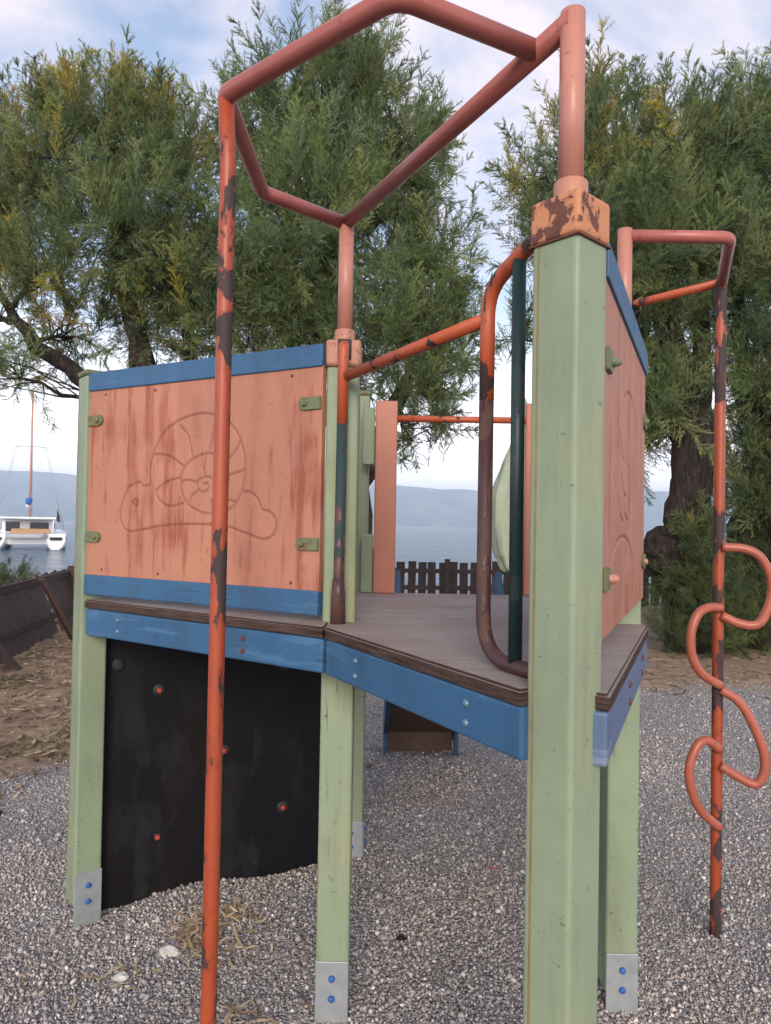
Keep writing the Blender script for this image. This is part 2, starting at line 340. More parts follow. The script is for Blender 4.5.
tag(ground, 'grey gravel and dry brown earth under the play tower', 'ground', kind='structure')

def sea_mat():
    m, t, b = new_mat('sea_water', 0.12, 0.5)
    b.inputs['Base Color'].default_value = (0.085, 0.13, 0.175, 1); b.inputs['IOR'].default_value = 1.33
    n1 = noise(t, coords(t, (0.5, 1.0, 1)), 0.75, 6, 0.6, 0.4); n2 = noise(t, coords(t, (0.035, 0.11, 1)), 1.0, 5, 0.65, 0.3)
    bump(t, b, mathn(t, 'ADD', n1, mathn(t, 'MULTIPLY', n2, 2.2)), 1.0, 1.0); return m
bm = bmesh.new()
for v in ((-3900, -40), (3900, -40), (3900, 3900), (-3900, 3900)): bm.verts.new((*v, -1.2))
bm.faces.new(bm.verts); sea = finish(bm, 'sea', sea_mat()); tag(sea, 'calm blue grey sea beyond the fences', 'sea', kind='structure')

def hills():
    m, t, b = new_mat('scrubby_hillside', 0.95, 0.05)
    n = noise(t, coords(t), 0.012, 8, 0.65); r = ramp(t, [(0.42, (0.09, 0.16, 0.15)), (0.6, (0.24, 0.25, 0.23)), (0.75, (0.42, 0.40, 0.36))]); t.links.new(n, r.inputs[0])
    t.links.new(r.outputs[0], b.inputs['Base Color'])
    xs = np.linspace(-3600, 3600, 260); us = np.linspace(0, 1, 40)
    px = [-3600, -2400, -1700, -1350, -1205, -1000, -700, -400, -150, 47, 183, 301, 520, 800, 1100, 1500, 2200, 3600]
    pz = [60, 95, 150, 165, 158, 150, 120, 128, 146, 140, 132, 121, 118, 128, 120, 90, 105, 60]
    ridge = np.interp(xs, px, pz); ridge = np.convolve(np.pad(ridge, 4, mode='edge'), np.ones(9)/9, 'valid')
    V = []
    for u in us:
        y = 2150+u*700
        prof = math.sin(min(1.0, u/0.42)*math.pi/2)**0.9 if u < 0.42 else math.cos((u-0.42)/0.58*math.pi/2)
        wob = 1+0.16*np.sin(xs/83+u*9)*(1-abs(u-0.42))*0.6+0.10*np.sin(xs/37-u*13)*u
        if abs(u-0.42) < 0.03: wob = wob*0+1
        V.append(np.stack([xs+25*np.sin(u*8), np.full_like(xs, y)+60*np.sin(xs/210), -2.2+ridge*1.0*prof*np.clip(wob, .7, 1.05)], -1))
    V = np.array(V).reshape(-1, 3); i = np.arange(len(V)).reshape(len(us), len(xs))
    F = np.stack([i[:-1, :-1], i[:-1, 1:], i[1:, 1:], i[1:, :-1]], -1).reshape(-1, 4)
    o = np_mesh('hills', V, F, m, smooth=True); tag(o, 'long blue hills across the water', 'hills', kind='structure')
hills()
def haze():
    m = bpy.data.materials.new('haze_air'); m.use_nodes = True; t = m.node_tree; t.nodes.clear()
    o = N(t, 'ShaderNodeOutputMaterial'); p = N(t, 'ShaderNodeVolumePrincipled')
    p.inputs['Color'].default_value = (0.84, 0.91, 1.0, 1); p.inputs['Density'].default_value = 0.00062; p.inputs['Anisotropy'].default_value = 0.65
    t.links.new(p.outputs[0], o.inputs['Volume'])
    b = bmesh.new(); add_box(b, (8400, 4300, 200), Matrix.Translation((0, 1950, 94)), 0); ob = finish(b, 'haze', m)
    tag(ob, 'thin blue evening haze over the water', 'haze', kind='stuff')
haze()
#@@TOWER
# ------------------------------------------------------------------ play tower
TO = (0.3, 2.3, 0.0)
tower = thing('play_tower', 'weathered wooden playground tower with green posts, peach snail panel, blue beams and orange climbing poles', 'play tower', TO)
ZD = 1.20; ZT = 2.45
def rot_pt(c, a, x, y):
    return (c[0]+x*math.cos(a)-y*math.sin(a), c[1]+x*math.sin(a)+y*math.cos(a))
def post(c, deg, z1, w=0.1, bracket=(), mat=None):
    a = R(deg); bm = bmesh.new()
    z0 = 0.05 if bracket else -0.15
    add_box(bm, (w, w, z1-z0), Matrix.Translation((*c, (z1+z0)/2)) @ Matrix.Rotation(a, 4, 'Z'), 0.009, 3)
    # shallow rounded groove moulded down each face edge
    p = finish(bm, 'post', mat or M['green'], tower, TO)
    bs = bmesh.new()
    for k, u in ((1, 0.024), (3, -0.034)):
        fa = a+k*math.pi/2; x, y = c[0]+math.sin(fa)*(w/2+0.0002)+math.cos(fa)*u, c[1]-math.cos(fa)*(w/2+0.0002)+math.sin(fa)*u
        add_box(bs, (0.0050, 0.0014, z1-0.36 if k == 0 else z1-0.34), Matrix.Translation((x, y, (z1+0.30)/2)) @ Matrix.Rotation(fa, 4, 'Z'), 0)
    finish(bs, 'edge_seam', M['seam'], p, TO)
    for k in bracket:                        # k = quarter turns of the face that carries the plate
        fa = a+k*math.pi/2; b = bmesh.new(); g = float(gz(*c))
        n = (math.sin(fa), -math.cos(fa)); x, y = c[0]+n[0]*(w/2+0.003), c[1]+n[1]*(w/2+0.003)
        add_box(b, (w*1.0, 0.005, 0.26), Matrix.Translation((x, y, 0.045)) @ Matrix.Rotation(fa, 4, 'Z'), 0.002)
        finish(b, 'foot_plate', M['galv'], p, TO)
        for z in (0.125, 0.065): bolt('bolt', (x+n[0]*0.003, y+n[1]*0.003, z), (*n, 0), 0.0105, 0.011, M['bolt'], p, TO)
    return p
PL, PC, PN, PR, PB, PD = (-1.128, 2.735), (-0.138, 2.225), (0.337, 1.322), (0.762, 2.29), (-0.128, 3.235), (0.845, 3.26)
post(PL, 40, 2.045, bracket=(0,)); post(PC, 0, 2.0, bracket=(0,)); post(PN, 42, 2.05, bracket=(0, 1)); post(PR, 0, 2.0, bracket=(0,)); post(PB, 0, 2.08, bracket=(0, 1)); post(PD, 0, 2.0, bracket=(0,))
# low blue-grey lid on the far left post
bm = bmesh.new(); add_box(bm, (0.108, 0.108, 0.022), Matrix.Translation((*PL, 2.056)) @ Matrix.Rotation(R(40), 4, 'Z'), 0.008); finish(bm, 'post_lid', M['green2'], tower, TO)
bm = bmesh.new(); add_box(bm, (0.106, 0.106, 0.02), Matrix.Translation((*PB, 2.09)), 0.006); finish(bm, 'post_lid', M['green2'], tower, TO)
# steel caps with collar and upright pipe
def cap(c, deg, z0, mat, colmat, pmat, ztop, name='post_cap'):
    bm = bmesh.new(); add_box(bm, (0.108, 0.108, 0.082), Matrix.Translation((*c, z0+0.041)) @ Matrix.Rotation(R(deg), 4, 'Z'), 0.010, 3)
    p = finish(bm, name, mat, tower, TO)
    bm = bmesh.new(); add_box(bm, (0.1095, 0.1095, 0.0045), Matrix.Translation((*c, z0-0.0015)) @ Matrix.Rotation(R(deg), 4, 'Z'), 0.0015); finish(bm, 'rim', M['rustbolt'], p, TO)
    bm = bmesh.new(); add_tube(bm, [(*c, z0+0.078), (*c, z0+0.092), (*c, z0+0.118), (*c, z0+0.122)], [0.036, 0.032, 0.032, 0.029], 20); finish(bm, 'collar', colmat, p, TO)
    bm = bmesh.new(); add_tube(bm, [(*c, z0+0.11), (*c, ztop)], 0.0235, 20); finish(bm, 'upright_pipe', pmat, tower, TO)
cap(PN, 42, 2.025, M['rust_orange'], M['peachcap'], M['pipepeach'], ZT+0.02)
cap(PC, 0, 1.985, M['peachcap'], M['peachcap'], M['pipepeach'], ZT-0.01)
cap(PR, 0, 1.985, M['peachcap'], M['peachcap'], M['pipepeach'], ZT+0.02)
cap(PD, 0, 1.985, M['peachcap'], M['peachcap'], M['pipepeach'], ZT+0.02)
# overhead frame
tube('overhead_beam', [(PN[0], PN[1]-0.012, ZT), (*PC, ZT)], 0.0215, M['pipered'], tower, TO, 20)
tube('overhead_loop', fillet([(0.284, 1.402, ZT), (0.005, 1.258, ZT), (-0.374, 1.565, ZT), (-0.371, 2.027, ZT), (-0.15, 2.225, ZT)], 0.06), 0.0205, M['pipered'], tower, TO, 20)
tube('fireman_pole', [(-0.368, 1.568, -0.15)]+[(-0.368+0.004*z/2.3, 1.568, z) for z in np.linspace(0.1, 2.3, 12)]+[(-0.372, 1.567, ZT-0.006)], 0.0176, M['orange'], tower, TO, 20)
# deck plates with splintered edges and blue beams
def deck_part(poly, edges):
    bm = bmesh.new(); add_prism(bm, poly, ZD-0.030, ZD)
    es = [e for e in bm.edges if abs(e.verts[0].co.z-ZD) < 1e-5 and abs(e.verts[1].co.z-ZD) < 1e-5]
    bmesh.ops.bevel(bm, geom=es, offset=0.006, segments=2, affect='EDGES')
    o = finish(bm, 'deck', M['deck'], tower, TO); o.data.materials.append(M['deckedge'])
    for p in o.data.polygons:
        if abs(p.normal.z) < 0.95: p.material_index = 1
    return o
CE, NL, NR, RE = (-0.168, 2.045), (0.253, 1.311), (0.410, 1.285), (0.812, 2.185)
deck_part([CE, NL, (0.31, 1.36), NR, RE, (0.84, 2.36), (0.90, 3.13), (-0.125, 3.13), (-0.160, 2.06)], None)
LE = (-1.118, 2.662)
deck_part([LE, (-0.176, 2.049), (-0.168, 2.07), (-0.140, 3.16), (-1.10, 2.80)], None)
def beam(a, b, mat, inset=0.03, bolts=(), zt=ZD-0.033, zb=ZD-0.133):
    bm = bmesh.new(); add_bar(bm, a, b, zb, zt, 0.034, 0.006, 0.020); o = finish(bm, 'deck_beam', mat, tower, TO)
    d = (Vector(b)-Vector(a)).normalized(); n = Vector((d.y, -d.x))
    for s, mt in bolts:
        p = Vector(a)+(Vector(b)-Vector(a))*s - n*0.003
        for z in (zb+0.030, zb+0.070): bolt('bolt', (p.x, p.y, z), (n.x, n.y, 0), 0.009, 0.006, mt, o, TO)
    return o
beam(LE, (-0.176, 2.049), M['blue'], bolts=((0.17, M['lbolt']), (0.72, M['rustbolt'])))
beam(CE, NL, M['blue'], bolts=((0.22, M['lbolt']), (0.80, M['lbolt'])))
beam(NR, RE, M['bluegrey'], bolts=((0.42, M['rustbolt']), (0.80, M['rustbolt'])))
beam((0.90, 3.09), (-0.10, 3.09), M['blue']); beam((0.86, 2.36), (0.90, 3.09), M['blue'])

# engraved panels ---------------------------------------------------------------
def resample(pl, step=0.004):
    pl = np.array(pl, float); o = []
    # Catmull-Rom through the sketch points
    P = np.vstack([2*pl[0]-pl[1], pl, 2*pl[-1]-pl[-2]])
    for i in range(1, len(P)-2):
        L = np.linalg.norm(P[i+1]-P[i]); n = max(2, int(L/step))
        t = np.linspace(0, 1, n, endpoint=False)[:, None]
        o.append(0.5*((2*P[i])+(-P[i-1]+P[i+1])*t+(2*P[i-1]-5*P[i]+4*P[i+1]-P[i+2])*t**2+(-P[i-1]+3*P[i]-3*P[i+1]+P[i+2])*t**3))
    o.append(pl[-1:]); return np.vstack(o)
def panel(a, b, z0, z1, lines, th=0.020, res=0.0034):
    """board standing on a-b whose outer (right-hand) face carries grooves cut along the lines (u across, v down, 0..1)"""
    A, B = np.array(a), np.array(b); L = np.linalg.norm(B-A); d = (B-A)/L; n = np.array([d[1], -d[0]]); Hh = z1-z0
    nu, nv = int(L/res), int(Hh/res); u = np.linspace(0, L, nu); v = np.linspace(0, Hh, nv); U, V = np.meshgrid(u, v)
    dist = np.full(U.shape, 1.0)
    for ln in lines:
        q = resample([(s*L, t*Hh) for s, t in ln])
        for s, t in q:
            i0, i1 = np.searchsorted(u, [s-0.012, s+0.012]); j0, j1 = np.searchsorted(v, [t-0.012, t+0.012])
            if i1 > i0 and j1 > j0:
                sl = (slice(j0, j1), slice(i0, i1)); dist[sl] = np.minimum(dist[sl], np.hypot(U[sl]-s, V[sl]-t))
    g = np.clip(1-dist/0.0056, 0, 1)**0.7
    D = th/2-0.0045*g
    P = np.stack([A[0]+d[0]*U+n[0]*D, A[1]+d[1]*U+n[1]*D, z1-V], -1).reshape(-1, 3)-np.array(TO)
    i = np.arange(nu*nv).reshape(nv, nu)
    F = np.stack([i[:-1, :-1], i[1:, :-1], i[1:, 1:], i[:-1, 1:]], -1).reshape(-1, 4)
    # back and sides
    bk = np.array([[A[0]+d[0]*s-n[0]*th/2, A[1]+d[1]*s-n[1]*th/2, z] for s, z in ((0, z1), (L, z1), (L, z0), (0, z0))])-np.array(TO); k = nu*nv
    c = [i[0, 0], i[0, -1], i[-1, -1], i[-1, 0]]
    Fb = np.array([[k, k+1, k+2, k+3]]+[[c[j], c[(j+1) % 4], k+(j+1) % 4, k+j] for j in range(4)])
    o = np_mesh('panel', np.vstack([P, bk]), np.vstack([F, Fb]), M['peach'], tower, attrs={'groove': np.r_[g.ravel(), 0, 0, 0, 0]})
    sm = np.zeros(len(F)+5, bool); sm[:len(F)] = True; o.data.polygons.foreach_set('use_smooth', sm)
    return o, d, n, L
def rail(a, b, z0, z1, mat, th=0.030, pr=None, shift=0.0):
    bm = bmesh.new(); add_bar(bm, a, b, z0, z1, th, 0.004, shift); return finish(bm, 'panel_rail', mat, pr or tower, TO)
def snail_lines():
    S = [[(178, 392), (190, 386), (205, 380), (214, 390), (230, 388)],
         [(178, 392), (165, 420), (157, 460), (165, 490), (182, 503), (220, 497), (270, 488), (340, 484), (420, 488), (470, 503), (515, 518), (540, 511), (550, 486), (545, 463), (530, 451), (514, 447), (505, 426), (488, 408), (468, 404)],
         [(232, 386), (231, 340), (245, 290), (272, 250), (312, 225), (360, 214), (402, 222), (440, 250), (463, 300), (469, 360), (456, 418), (430, 449), (390, 458), (350, 450), (321, 426), (308, 388), (314, 350), (340, 323), (378, 312), (412, 326), (428, 362), (422, 398), (400, 425)],
         [(308, 386), (322, 376), (350, 382)],
         [(305, 371), (275, 380), (247, 404), (262, 431), (286, 440), (316, 432)],
         [(305, 243), (325, 270), (337, 322)], [(240, 312), (280, 318), (314, 342)], [(420, 365), (445, 360), (468, 352)], [(424, 328), (445, 305), (456, 278)],
         [(428, 424), (450, 431)], [(332, 428), (340, 412), (354, 400)], [(372, 312), (366, 340), (368, 370)], [(424, 345), (410, 356), (394, 378)], [(388, 250), (378, 312)], [(386, 425), (388, 456)],
         [(400, 412), (398, 386), (382, 370), (362, 371), (350, 384), (354, 400), (368, 405), (378, 396), (375, 385), (366, 386)],
         [(188, 430), (195, 423), (201, 431), (195, 439), (188, 431)]]
    out = []
    dL, dR = 2.70, 2.20
    for ln in S:
        q = []
        for x, y in ln:
            u = (x-70)/592; t = u*dL/(dR+u*(dL-dR)); top = 150-45*u; bot = 612+29*u; q.append((t, (y-top)/(bot-top)))
        out.append(q)
    return out
pa, pb = (-1.128, 2.690), (-0.194, 2.180)
pn, d, n, L = panel(pa, pb, 1.290, 1.985, snail_lines())
tag(pn, 'weathered peach board engraved with a snail', None)
rail(pa, pb, 1.982, 2.052, M['blue'], 0.034); rail(pa, pb, 1.218, 1.293, M['blue'], 0.034)
def clip(p, d, n, side, z, mat, boltmat, pr, w=0.078, h=0.040):
    """cast tab bridging post and panel, rounded at its free end"""
    q = [(-w*0.35*side, -h/2), (w*0.5*side, -h/2)]+[(side*(w*0.5+h*0.5*math.cos(t)), h/2*math.sin(t)) for t in np.linspace(-1.3, 1.3, 7)]+[(w*0.5*side, h/2), (-w*0.35*side, h/2)]
    bm = bmesh.new(); pos = Vector((p[0], p[1], z)); D3, N3, Z3 = Vector((d[0], d[1], 0)), Vector((n[0], n[1], 0)), Vector((0, 0, 1))
    lo = [bm.verts.new(pos+D3*x+Z3*y+N3*0.009) for x, y in q]; hi = [bm.verts.new(pos+D3*x+Z3*y+N3*0.018) for x, y in q]
    bm.faces.new(lo); bm.faces.new(hi[::-1])
    for i in range(len(q)): bm.faces.new((lo[i], lo[(i+1) % len(q)], hi[(i+1) % len(q)], hi[i]))
    bmesh.ops.bevel(bm, geom=[e for e in bm.edges], offset=0.0025, segments=2, affect='EDGES')
    finish(bm, 'clip', mat, pr, TO)
    bolt('bolt', pos+D3*(w*0.42*side)+N3*0.018, N3, 0.010, 0.010, boltmat, pr, TO)
for s, side in ((0.0, 1), (1.0, -1)):
    for z in (1.87, 1.435):
        q = np.array(pa)+(np.array(pb)-np.array(pa))*s+d*0.030*side
        clip(q, d, n, side, z, M['green2'], M['green2'], pn)
for s, z in ((0.09, 1.965), (0.33, 1.962), (0.62, 1.965), (0.89, 1.962), (0.09, 1.315), (0.36, 1.312), (0.64, 1.315), (0.90, 1.312)):
    q = np.array(pa)+d*L*s+n*0.0095; bolt('screw', (*q, z), (*n, 0), 0.0055, 0.002, M['rustbolt'], pn, TO)
def side_lines():
    S = [[(292, 660), (298, 575), (309, 515), (320, 507), (329, 545), (334, 620)],
         [(300, 600), (304, 640), (309, 672)], [(311, 625), (313, 660), (318, 690)], [(305, 700), (309, 745), (315, 760)], [(318, 700), (322, 745)], [(298, 760), (302, 800), (309, 820)], [(320, 760), (323, 800)], [(288, 705), (290, 730)], [(327, 690), (330, 720)],
         [(309, 760), (312, 800), (319, 818)], [(284, 925), (292, 880), (306, 858), (320, 868), (330, 915)]]
    dL, dR = 1.36, 2.2; out = []
    for ln in S:
        q = []
        for x, y in ln:
            u = (x-264)/90; t = u*dL/(dR+u*(dL-dR)); top = 210+255*u; bot = 1105-95*u
            q.append((min(max(t, .02), .98), (y-top)/(bot-top)))
        out.append(q)
    return out
qa, qb = (0.407, 1.362), (0.803, 2.235)
pn2, d2, n2, L2 = panel(qa, qb, 1.285, 1.985, side_lines())
tag(pn2, 'streaky peach board engraved with arches and short strokes', None)
rail(qa, qb, 1.982, 2.052, M['blue'], 0.034)
for s, side in ((0.0, 1), (1.0, -1)):
    for z in (1.83, 1.40):
        q = np.array(qa)+d2*L2*s+d2*0.028*side
        clip(q, d2, n2, side, z, M['green2'], M['peachbolt'] if z < 1.5 else M['green2'], pn2, w=0.060, h=0.046)
        if s == 0: bolt('bolt', (q[0]+d2[0]*.03+n2[0]*.018, q[1]+d2[1]*.03+n2[1]*.018, z), (*n2, 0), 0.010, 0.018, M['peachbolt'] if z < 1.5 else M['green2'], pn2, TO)

# handrails of the opening between the two front posts -----------------------------
e = Vector((PC[0]-PN[0], PC[1]-PN[1])).normalized()
def on(s, z): return (PN[0]+e.x*s, PN[1]+e.y*s, z)
bm = bmesh.new(); add_tube(bm, fillet([on(0.055, 2.055), on(0.10, 2.075), on(0.258, 2.02), on(0.258, 1.775)], 0.09, 8), 0.0165, 16); finish(bm, 'guard_loop', M['orange3'], tower, TO)
bm = bmesh.new(); add_tube(bm, fillet([on(0.258, 1.776), on(0.258, 1.215), on(0.055, 1.215)], 0.10, 10), 0.0162, 16); gl = finish(bm, 'guard_loop', M['brownbar'], tower, TO); gl['label'] = 'guard loop rubbed down to brown steel'
tube('guard_bar', [on(0.150, 2.06), on(0.146, 1.222)], 0.0145, M['darkbar'], tower, TO)
tube('guard_rail', [on(0.258, 1.955), (PC[0]+0.012, PC[1]-0.088, 1.945)], 0.0155, M['orange2'], tower, TO)
bm = bmesh.new(); add_box(bm, (0.042, 0.008, 0.062), Matrix.Translation((PC[0]+0.004, PC[1]-0.0585, 2.035)), 0.003); finish(bm, 'grab_bar_plate', M['darkring'], tower, TO)
gx0, gy0 = PC[0]+0.003, PC[1]-0.088
tube('grab_bar', fillet([(gx0, gy0+0.03, 2.045), (gx0, gy0, 2.035), (gx0, gy0, 1.80)], 0.03), 0.0165, M['orange2'], tower, TO)
o = tube('grab_bar', [(gx0, gy0, 1.80), (gx0-0.002, gy0, 1.30), (gx0-0.004, gy0+0.002, 1.20)], 0.0163, M['grab'], tower, TO); o['label'] = 'lower grab bar with dark green and brown flaking paint'
tube('grab_bar_foot', [(gx0-0.003, gy0, 1.335), (gx0-0.003, gy0, 1.29), (gx0-0.003, gy0+0.002, 1.198)], [0.0175, 0.021, 0.023], M['brownbar'], tower, TO)

# climbing pole with looped rungs ----------------------------------------------------
px_, py_ = 1.250, 2.66
tube('climbing_frame', fillet([(PR[0], PR[1], ZT), (1.108, 2.300, ZT+0.005), (1.250, 2.655, 2.432)], 0.05), 0.0205, M['pipered'], tower, TO, 18)
tube('climbing_frame', [(1.250, 2.655, 2.432), (*PD, 2.46)], 0.0165, M['orange2'], tower, TO)
tube('climbing_pole', [(px_, py_, -0.1)]+[(px_, py_, z) for z in np.linspace(0.1, 2.38, 12)]+[(1.250, 2.656, 2.436)], 0.0195, M['orange'], tower, TO, 18)
def rung(pts, dep):
    """looped foot rung: offsets (across, up) from the pole, bowed slightly towards the front"""
    q = resample([(px_+x, py_-0.024-dep*min(1, abs(x)/0.15), z) for x, z in pts], 0.012)
    bm = bmesh.new(); add_tube(bm, [Vector(p) for p in q], 0.0165, 14); finish(bm, 'rung', M['rung'], tower, TO)
rung([(0.0, 1.437), (0.070, 1.434), (0.120, 1.410), (0.155, 1.350), (0.166, 1.285), (0.150, 1.215), (0.118, 1.158), (0.06, 1.158), (0.0, 1.185)], 0.04)
rung([(0.0, 1.212), (-0.050, 1.215), (-0.098, 1.190), (-0.126, 1.120), (-0.119, 1.035), (-0.078, 0.972), (0.0, 0.925)], 0.04)
rung([(0.0, 0.912), (0.060, 0.872), (0.105, 0.795), (0.140, 0.700), (0.144, 0.625), (0.118, 0.577), (0.07, 0.592), (0.0, 0.632)], 0.04)
rung([(0.0, 0.690), (-0.055, 0.728), (-0.098, 0.708), (-0.128, 0.628), (-0.115, 0.545), (-0.075, 0.470), (0.0, 0.405)], 0.04)

# black climbing board under the deck -------------------------------------------------
wa, wb = (-1.10, 2.785), (-0.150, 3.20)
bm = bmesh.new(); add_bar(bm, wa, wb, -0.06, 1.160, 0.024, 0.003); board = finish(bm, 'climbing_board', M['black'], tower, TO)
dv_ = (Vector(wb)-Vector(wa)).normalized(); nv_ = Vector((dv_.y, -dv_.x))
for px, z, kind in ((-1.045, 0.93, 0), (-0.900, 0.82, 1), (-0.43, 0.89, 1), (-0.66, 0.55, 1), (-0.425, 0.28, 1), (-0.895, 0.235, 2)):
    p = Vector(wa)+dv_*((px-wa[0])/dv_.x)+nv_*0.013
    bm = bmesh.new(); add_dome(bm, (p.x, p.y, z), (nv_.x, nv_.y, 0), 0.026 if kind < 2 else 0.017, 0.008, 18); finish(bm, 'washer', M['darkring'], board, TO)
    if kind: bolt('bolt', (p.x+nv_.x*0.008, p.y+nv_.y*0.008, z), (nv_.x, nv_.y, 0), 0.0105, 0.009, M['redbolt'], board, TO)

# slide opening at the back: salmon side boards, green stubs, red bar --------------------
for x, w in ((-0.002, 0.095), (0.655, 0.095)):
    bm = bmesh.new(); add_box(bm, (w, 0.035, 0.84), Matrix.Translation((x, 3.105, ZD+0.42)), 0.006); finish(bm, 'slide_side_board', M['peachpost'], tower, TO)
bm = bmesh.new(); add_box(bm, (0.052, 0.03, 0.25), Matrix.Translation((-0.078, 3.112, 1.885)), 0.005); finish(bm, 'side_stub', M['green'], tower, TO)
bm = bmesh.new(); add_box(bm, (0.052, 0.03, 0.255), Matrix.Translation((-0.078, 3.112, 1.3285)), 0.005); finish(bm, 'side_stub', M['green'], tower, TO)
bm = bmesh.new(); add_box(bm, (0.11, 0.03, 0.80), Matrix.Translation((0.76, 3.112, 1.62)), 0.005); finish(bm, 'side_stub', M['green'], tower, TO)
tube('top_bar', [(0.045, 3.105, 1.965), (0.610, 3.105, 1.965)], 0.0145, M['orange2'], tower, TO)
# slide descending behind the tower
sl0, sl1 = Vector((0.290, 3.16, 1.185)), Vector((0.255, 4.78, 0.13))
dirv = (sl1-sl0); hd = Vector((dirv.x, dirv.y, 0)).normalized(); sdv = Vector((hd.y, -hd.x, 0)); nrm = sdv.cross(dirv.normalized()).normalized()
def slab(bm, half0, half1, off0, off1, p0, p1):
    vs_ = []
    for p in (p0, p1):
        for s in (half0, half1):
            for o_ in (off0, off1): vs_.append(bm.verts.new(p+sdv*s+nrm*o_))
    for f in ((0, 1, 3, 2), (4, 6, 7, 5), (0, 4, 5, 1), (2, 3, 7, 6), (0, 2, 6, 4), (1, 5, 7, 3)): bm.faces.new([vs_[k] for k in f])
bm = bmesh.new(); slab(bm, -0.215, 0.215, -0.02, 0.0, sl0, sl1); slide = finish(bm, 'slide', M['slide_under'], tower, TO)
bm = bmesh.new(); slab(bm, -0.213, 0.213, 0.002, 0.006, sl0, sl1); finish(bm, 'slide_bed', M['steel'], slide, TO)
for s in (-1, 1):
    bm = bmesh.new(); slab(bm, s*0.217, s*0.245, -0.06, 0.13, sl0, sl1+dirv.normalized()*0.03); finish(bm, 'slide_side', M['slide_blue'], slide, TO)
    bm = bmesh.new(); p = sl1-dirv*0.06+sdv*s*0.231; add_box(bm, (0.028, 0.06, 0.40), Matrix.Translation((p.x, p.y, 0.04)), 0.003); finish(bm, 'slide_leg', M['slide_blue'], slide, TO)
bm = bmesh.new(); p = sl1; add_box(bm, (0.43, 0.03, 0.17), Matrix.Translation((p.x, p.y-0.01, 0.055)) @ Matrix.Rotation(math.atan2(sdv.y, sdv.x), 4, 'Z'), 0.003); finish(bm, 'slide_end_board', M['slide_under'], slide, TO)
#@@TREES
# ------------------------------------------------------------------ trees
def leaf_mat(name, trans=0.35):
    m = bpy.data.materials.new(name); m.use_nodes = True; t = m.node_tree; t.nodes.clear()
    o = N(t, 'ShaderNodeOutputMaterial'); a = N(t, 'ShaderNodeAttribute'); a.attribute_name = 'tint'
    p = N(t, 'ShaderNodeBsdfPrincipled'); p.inputs['Roughness'].default_value = 0.65; p.inputs['Specular IOR Level'].default_value = 0.25
    tr = N(t, 'ShaderNodeBsdfTranslucent'); mx_ = N(t, 'ShaderNodeMixShader'); mx_.inputs[0].default_value = trans
    t.links.new(a.outputs['Color'], p.inputs['Base Color']); t.links.new(a.outputs['Color'], tr.inputs[0])
    t.links.new(p.outputs[0], mx_.inputs[1]); t.links.new(tr.outputs[0], mx_.inputs[2]); t.links.new(mx_.outputs[0], o.inputs[0]); return m
M['leaf'] = leaf_mat('feathery_foliage', 0.5)
def bark_mat():
    m, t, b = new_mat('furrowed_bark', 0.9, 0.15)
    n = noise(t, coords(t, (9, 9, 1.6)), 2.2, 9, 0.7, 0.8); r = ramp(t, [(0.32, (0.018, 0.013, 0.011)), (0.55, (0.075, 0.056, 0.047)), (0.75, (0.16, 0.125, 0.105))]); t.links.new(n, r.inputs[0])
    t.links.new(r.outputs[0], b.inputs['Base Color']); nf_ = noise(t, coords(t, (30, 30, 4)), 1.6, 6, 0.7, 1.2); bump(t, b, mathn(t, 'ADD', n, mathn(t, 'MULTIPLY', nf_, 0.8)), 1.0, 0.12); return m
M['bark'] = bark_mat()
def unit(v): return v/np.maximum(np.linalg.norm(v, axis=-1, keepdims=True), 1e-9)
def rot_about(v, ang, rng):
    """tilt unit vectors v by ang towards a random side"""
    r = unit(np.cross(v, rng.normal(size=v.shape))); return unit(v*np.cos(ang)[:, None]+r*np.sin(ang)[:, None])
def blades(base, dirv, length, width, rng):
    """one thin triangle per row"""
    s = unit(np.cross(dirv, rng.normal(size=dirv.shape)))*width[:, None]*0.5
    return np.stack([base-s, base+s, base+dirv*length[:, None]], 1)
def plume_template(seed, ntw=38, nlf=22):
    rng = np.random.default_rng(seed); ph = rng.uniform(0, 6.28); out = []; tj = []
    ax = lambda t: np.stack([0.16*np.cos(ph)*t**2, 0.16*np.sin(ph)*t**2, t-0.08*t**2], -1)
    ts = np.sort(rng.uniform(0.02, 0.98, ntw)); p = ax(ts); tang = unit(ax(ts+0.01)-p)
    dirs = rot_about(tang, R(1)*rng.uniform(22, 52, ntw), rng); ln = (0.38-0.26*ts)*rng.uniform(0.45, 1.3, ntw)
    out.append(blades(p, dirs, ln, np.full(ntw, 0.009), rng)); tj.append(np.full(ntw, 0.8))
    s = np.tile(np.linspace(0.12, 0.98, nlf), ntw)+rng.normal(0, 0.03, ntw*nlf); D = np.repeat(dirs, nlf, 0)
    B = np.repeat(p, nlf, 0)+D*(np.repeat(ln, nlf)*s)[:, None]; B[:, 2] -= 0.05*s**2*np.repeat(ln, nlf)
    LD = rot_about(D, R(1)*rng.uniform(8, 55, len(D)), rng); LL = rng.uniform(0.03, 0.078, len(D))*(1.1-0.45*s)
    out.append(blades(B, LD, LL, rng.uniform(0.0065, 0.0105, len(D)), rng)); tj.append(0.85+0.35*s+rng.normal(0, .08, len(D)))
    tt = np.linspace(0, 1, 6); q = ax(tt)
    for i in range(5): out.append(blades(q[i:i+1], unit(q[i+1:i+2]-q[i:i+1]), np.array([0.26]), np.array([0.012*(1-tt[i]*.6)]), rng)); tj.append(np.array([0.5]))
    return np.concatenate(out), np.concatenate(tj)
PLUMES = [plume_template(100+i) for i in range(10)]
PAL = np.array([(0.122, 0.165, 0.068), (0.172, 0.225, 0.090), (0.228, 0.278, 0.110), (0.295, 0.335, 0.140), (0.170, 0.228, 0.128)])
